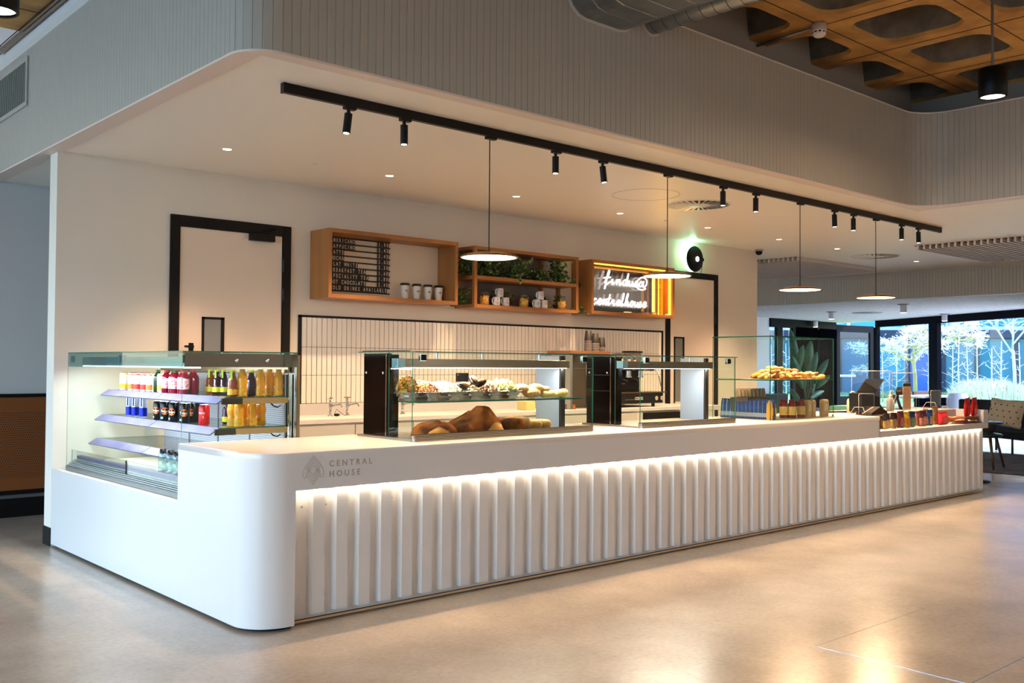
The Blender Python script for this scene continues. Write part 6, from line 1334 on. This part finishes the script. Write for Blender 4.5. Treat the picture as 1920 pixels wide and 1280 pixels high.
for a,b in zip([1385]+ms,ms+[2080]): bb(MB(),tb(a)+.04,tb(b)-.04,2.78,6.4,.1,.3).build('upper_window',cy,bd)
for a in ms: bb(MB(),tb(a)-.05,tb(a)+.06,2.78,6.4,0,.3).build('upper_mullion',whf,bd)
lo=[1400,1465,1525,1575,1640,1704,1771,1834,1908,1975,2060]
for i,(a,b) in enumerate(zip(lo,lo[1:])): bb(MB(),tb(a)+.07,tb(b)-.07,.45,2.36,.12,.3).build('lower_window',lowg[(1 if a==1640 else 2 if a==1704 else 0 if i%2 else 0)],bd); bb(MB(),tb(b)-.08,tb(b)+.06,.40,2.38,.05,.3).build('lower_mullion',M('navy_post',(18,36,66),.4),bd)
# trees
bark=M('pale_bark',(232,226,224),.8,noise=(14,4),col2=(206,198,190)); twig=M('blossom_white',(246,240,244),.8); barkd=M('ochre_bark',(206,190,130),.8)
def branch(mb,tw,p,d,l,r,depth,R,spread,sm=3):
    q=p+d*l; mb.tube([p,p.lerp(q,.5)+Vector((R.uniform(-1,1),R.uniform(-1,1),R.uniform(-1,1)))*l*.05,q],[r,r*.85,r*.7],5)
    if depth==0:
        for k in range(12):
            e=(d+Vector((R.gauss(0,.8),R.gauss(0,.8),R.gauss(0,.4)))).normalized(); a=q-d*l*R.random()*.8; b=a+e*l*R.uniform(.4,.9); tw.tube([a,b],[r*.35,r*.2],3)
            for h in range(3): c=a.lerp(b,R.random()); tw.blob(c,(.013,.013,.011),0,4,3,.3,None,R,False)
        return
    for k in range(sm):
        e=(d*.8+Vector((R.gauss(0,spread),R.gauss(0,spread),R.gauss(.0,spread*.5)))).normalized(); branch(mb,tw,q-d*l*R.uniform(0,.3),e,l*R.uniform(.62,.85),r*.66,depth-1,R,spread,sm)
def tree(px,dep,z0,ht,r,lab,seed,levels=4,spread=.65,first=None,bmat=bark,sm=3,flat=1):
    R=random.Random(seed); p=far(px,dep,z0); root=thing('garden_tree',tuple(p),lab,'tree'); mb=MB(); tw=MB()
    mb.tube([p,p+Vector((.03,.02,ht*.25)),p+Vector((.0,.05,ht*.45))],[r*1.2,r,r*.85],8)
    for k in range(4): a=2*pi*k/4+R.random(); branch(mb,tw,p+Vector((0,.05,ht*(.38+.04*k))),Vector((math.cos(a)*.9,math.sin(a)*.9,.75*flat)).normalized(),ht*.27,r*.6,levels-1,R,spread,sm)
    mb.build('trunk',bmat,root,recalc=False); tag(tw.build('twigs',twig,root,recalc=False),kind='stuff')
tree(1716,27.5,GZ,2.75,.055,'spreading tree white with blossom, behind the middle window post',4,levels=5,spread=.62,bmat=barkd,flat=.55)
tree(1903,28,GZ,3.3,.05,'bare pale tree near the right edge of the garden',7,levels=3,spread=.5,flat=1.7)
def sapling(px,dep,ztop,lab,seed,n=8,r=.016):
    R=random.Random(seed); p=far(px,dep,GZ); root=thing('sapling',tuple(p),lab,'sapling','bare staked saplings'); h_=ztop-GZ; mb=MB(); mb.tube([p,p+Vector((R.uniform(-.03,.03),0,h_*.5)),p+Vector((R.uniform(-.05,.05),0,h_))],[r*1.3,r,r*.7],6).build('stem',bark,root,recalc=False); tw=MB()
    for k in range(n):
        z=h_*(.15+.75*k/n); a=R.uniform(0,6.28); l=h_*R.uniform(.1,.26); b=p+Vector((0,0,z)); e=Vector((math.cos(a),math.sin(a),R.uniform(.1,.8))); tw.tube([b,b+e*l*.6,b+e*l+Vector((0,0,.05))],[r*.5,r*.35,r*.2],4)
        for j in range(2): c=b+e*l*R.random(); e2=Vector((R.gauss(0,1),R.gauss(0,1),R.random()))*.1*h_; tw.tube([c,c+e2],[r*.3,r*.15],3)
    tag(tw.build('twigs',twig,root,recalc=False),kind='stuff')
for i,(px,zt_,lab) in enumerate(((1447,1.95,'bare sapling seen through the far left pane'),(1475,2.0,'bare sapling seen through the second pane from the left'),(1640,2.0,'pair-like bare sapling beside the open door leaf'),(1681,2.05,'thin staked sapling left of the blossom tree trunk'),(1741,1.75,'reddish bushy sapling left of the window post'),(1786,1.95,'short straight sapling right of the window post'),(1797,2.3,'taller straight staked sapling right of the window post'),(1814,2.05,'crooked bare sapling with side shoots'),(1832,2.25,'bare sapling with many side branches against a dark mullion'),(1860,1.9,'short bushy sapling behind the pale grasses'),(1877,2.1,'straight sapling rising from the pale grasses'),(1655,1.9,'thin bare sapling behind the till screen'),(1912,2.05,'leaning bare sapling at the right edge'))): sapling(px,26.2+.5*(i%3),zt_,lab,30+i)
gr_m=M('pale_grass',(250,236,226),.85,noise=(5,3),col2=(236,222,196))
def grass(px,dep,w_,h_,n,lab,seed,mt=gr_m):
    R=random.Random(seed); c=far(px,dep,GZ); mb=MB(); U=(far(px+50,dep)-far(px,dep)).normalized()
    for k in range(n):
        a=R.uniform(-1,1); b=R.uniform(-.4,.4); p=c+U*a*w_*.75+Vector((0,b,0)); l=h_*(1-.5*a*a)*R.uniform(.6,1); lean=U*(a*.5+R.uniform(-.3,.3))*l; mb.add([p-U*.012,p+U*.012,p+lean*.5+Vector((0,0,l*.7))+U*.009,p+lean+Vector((0,0,l)),p+lean*.5+Vector((0,0,l*.7))-U*.009],[(0,1,2,4),(4,2,3)])
    tag(mb.build('ornamental_grass',mt,None,recalc=False),lab,'grass',kind='stuff')
grass(1852,28.5,1.0,.72,2200,'large pale tuft of ornamental grass right of the window post',1); grass(1908,28.7,.7,.55,1400,'pale tuft of ornamental grass at the right edge',2); grass(1690,30.5,3.6,.26,1600,'low pale and green planting along the foot of the blue building',3,M('low_planting',(206,216,190),.9,noise=(8,3),col2=(120,150,96)))
# outdoor table behind the till
c=far(1735,21.8); root=thing('garden_table',tuple(c),'white outdoor table seen above the counter end','table'); MB().box((c[0]-.9,c[1]-.35,.70),(c[0]+.7,c[1]+.35,.735)).build('table_top',M('white_outdoor',(240,240,244),.5),root); MB().cyl((c[0]-.4,c[1],0),(c[0]-.4,c[1],.7),.04).cyl((c[0]+.4,c[1],0),(c[0]+.4,c[1],.7),.04).build('leg',fr_,root); 
c=far(1724,23.2); root=thing('garden_bench',tuple(c),'brown slatted outdoor bench behind the white table','bench'); MB().box((c[0]-.5,c[1]-.1,.66),(c[0]+.5,c[1]-.06,.80)).build('backrest',M('bench_brown',(110,66,50),.6),root); MB().box((c[0]-.5,c[1]-.5,.42),(c[0]+.5,c[1]-.1,.46)).build('seat',M('bench_brown'),root); MB().box((c[0]-.45,c[1]-.45,0),(c[0]-.4,c[1]-.08,.66)).box((c[0]+.4,c[1]-.45,0),(c[0]+.45,c[1]-.08,.66)).build('leg',fr_,root)
c=far(1795,21.5); root=thing('garden_chair',tuple(c),'pale outdoor chair back seen behind the display tray','chair'); MB().lathe([(.2,.45),(.23,.6),(.2,.80)],(c[0],c[1],0),14).build('backrest',M('chair_pale',(226,214,214),.5),root); MB().cyl((c[0],c[1],.42),(c[0],c[1],.45),.2).build('seat',M('chair_pale'),root)
for k in range(4): MB().tube([(c[0],c[1],.43),(c[0]+.22*math.cos(k*1.57+.7),c[1]+.22*math.sin(k*1.57+.7),0.004)],.014,6).build('leg',M('chair_pale'),root)
# outdoor tables whose pale legs show under the bench
for i,(px,dp) in enumerate(((1887,20.5),(1965,20.8))):
    c=far(px,dp); root=thing('garden_side_table',tuple(c),['pale splay-legged outdoor table seen under the bench','pale splay-legged outdoor table at the right edge under the bench'][i],'table'); MB().cyl((c[0],c[1],.62),(c[0],c[1],.65),.35).build('table_top',M('chair_pale'),root); MB().cyl((c[0],c[1],.2),(c[0],c[1],.62),.03).build('post',M('grey_leg_out',(150,152,170),.5),root)
    for k in range(4): MB().tube([(c[0],c[1],.25),(c[0]+.35*math.cos(k*1.57+.3),c[1]+.35*math.sin(k*1.57+.3),.004)],.022,6).build('leg',M('grey_leg_out'),root)
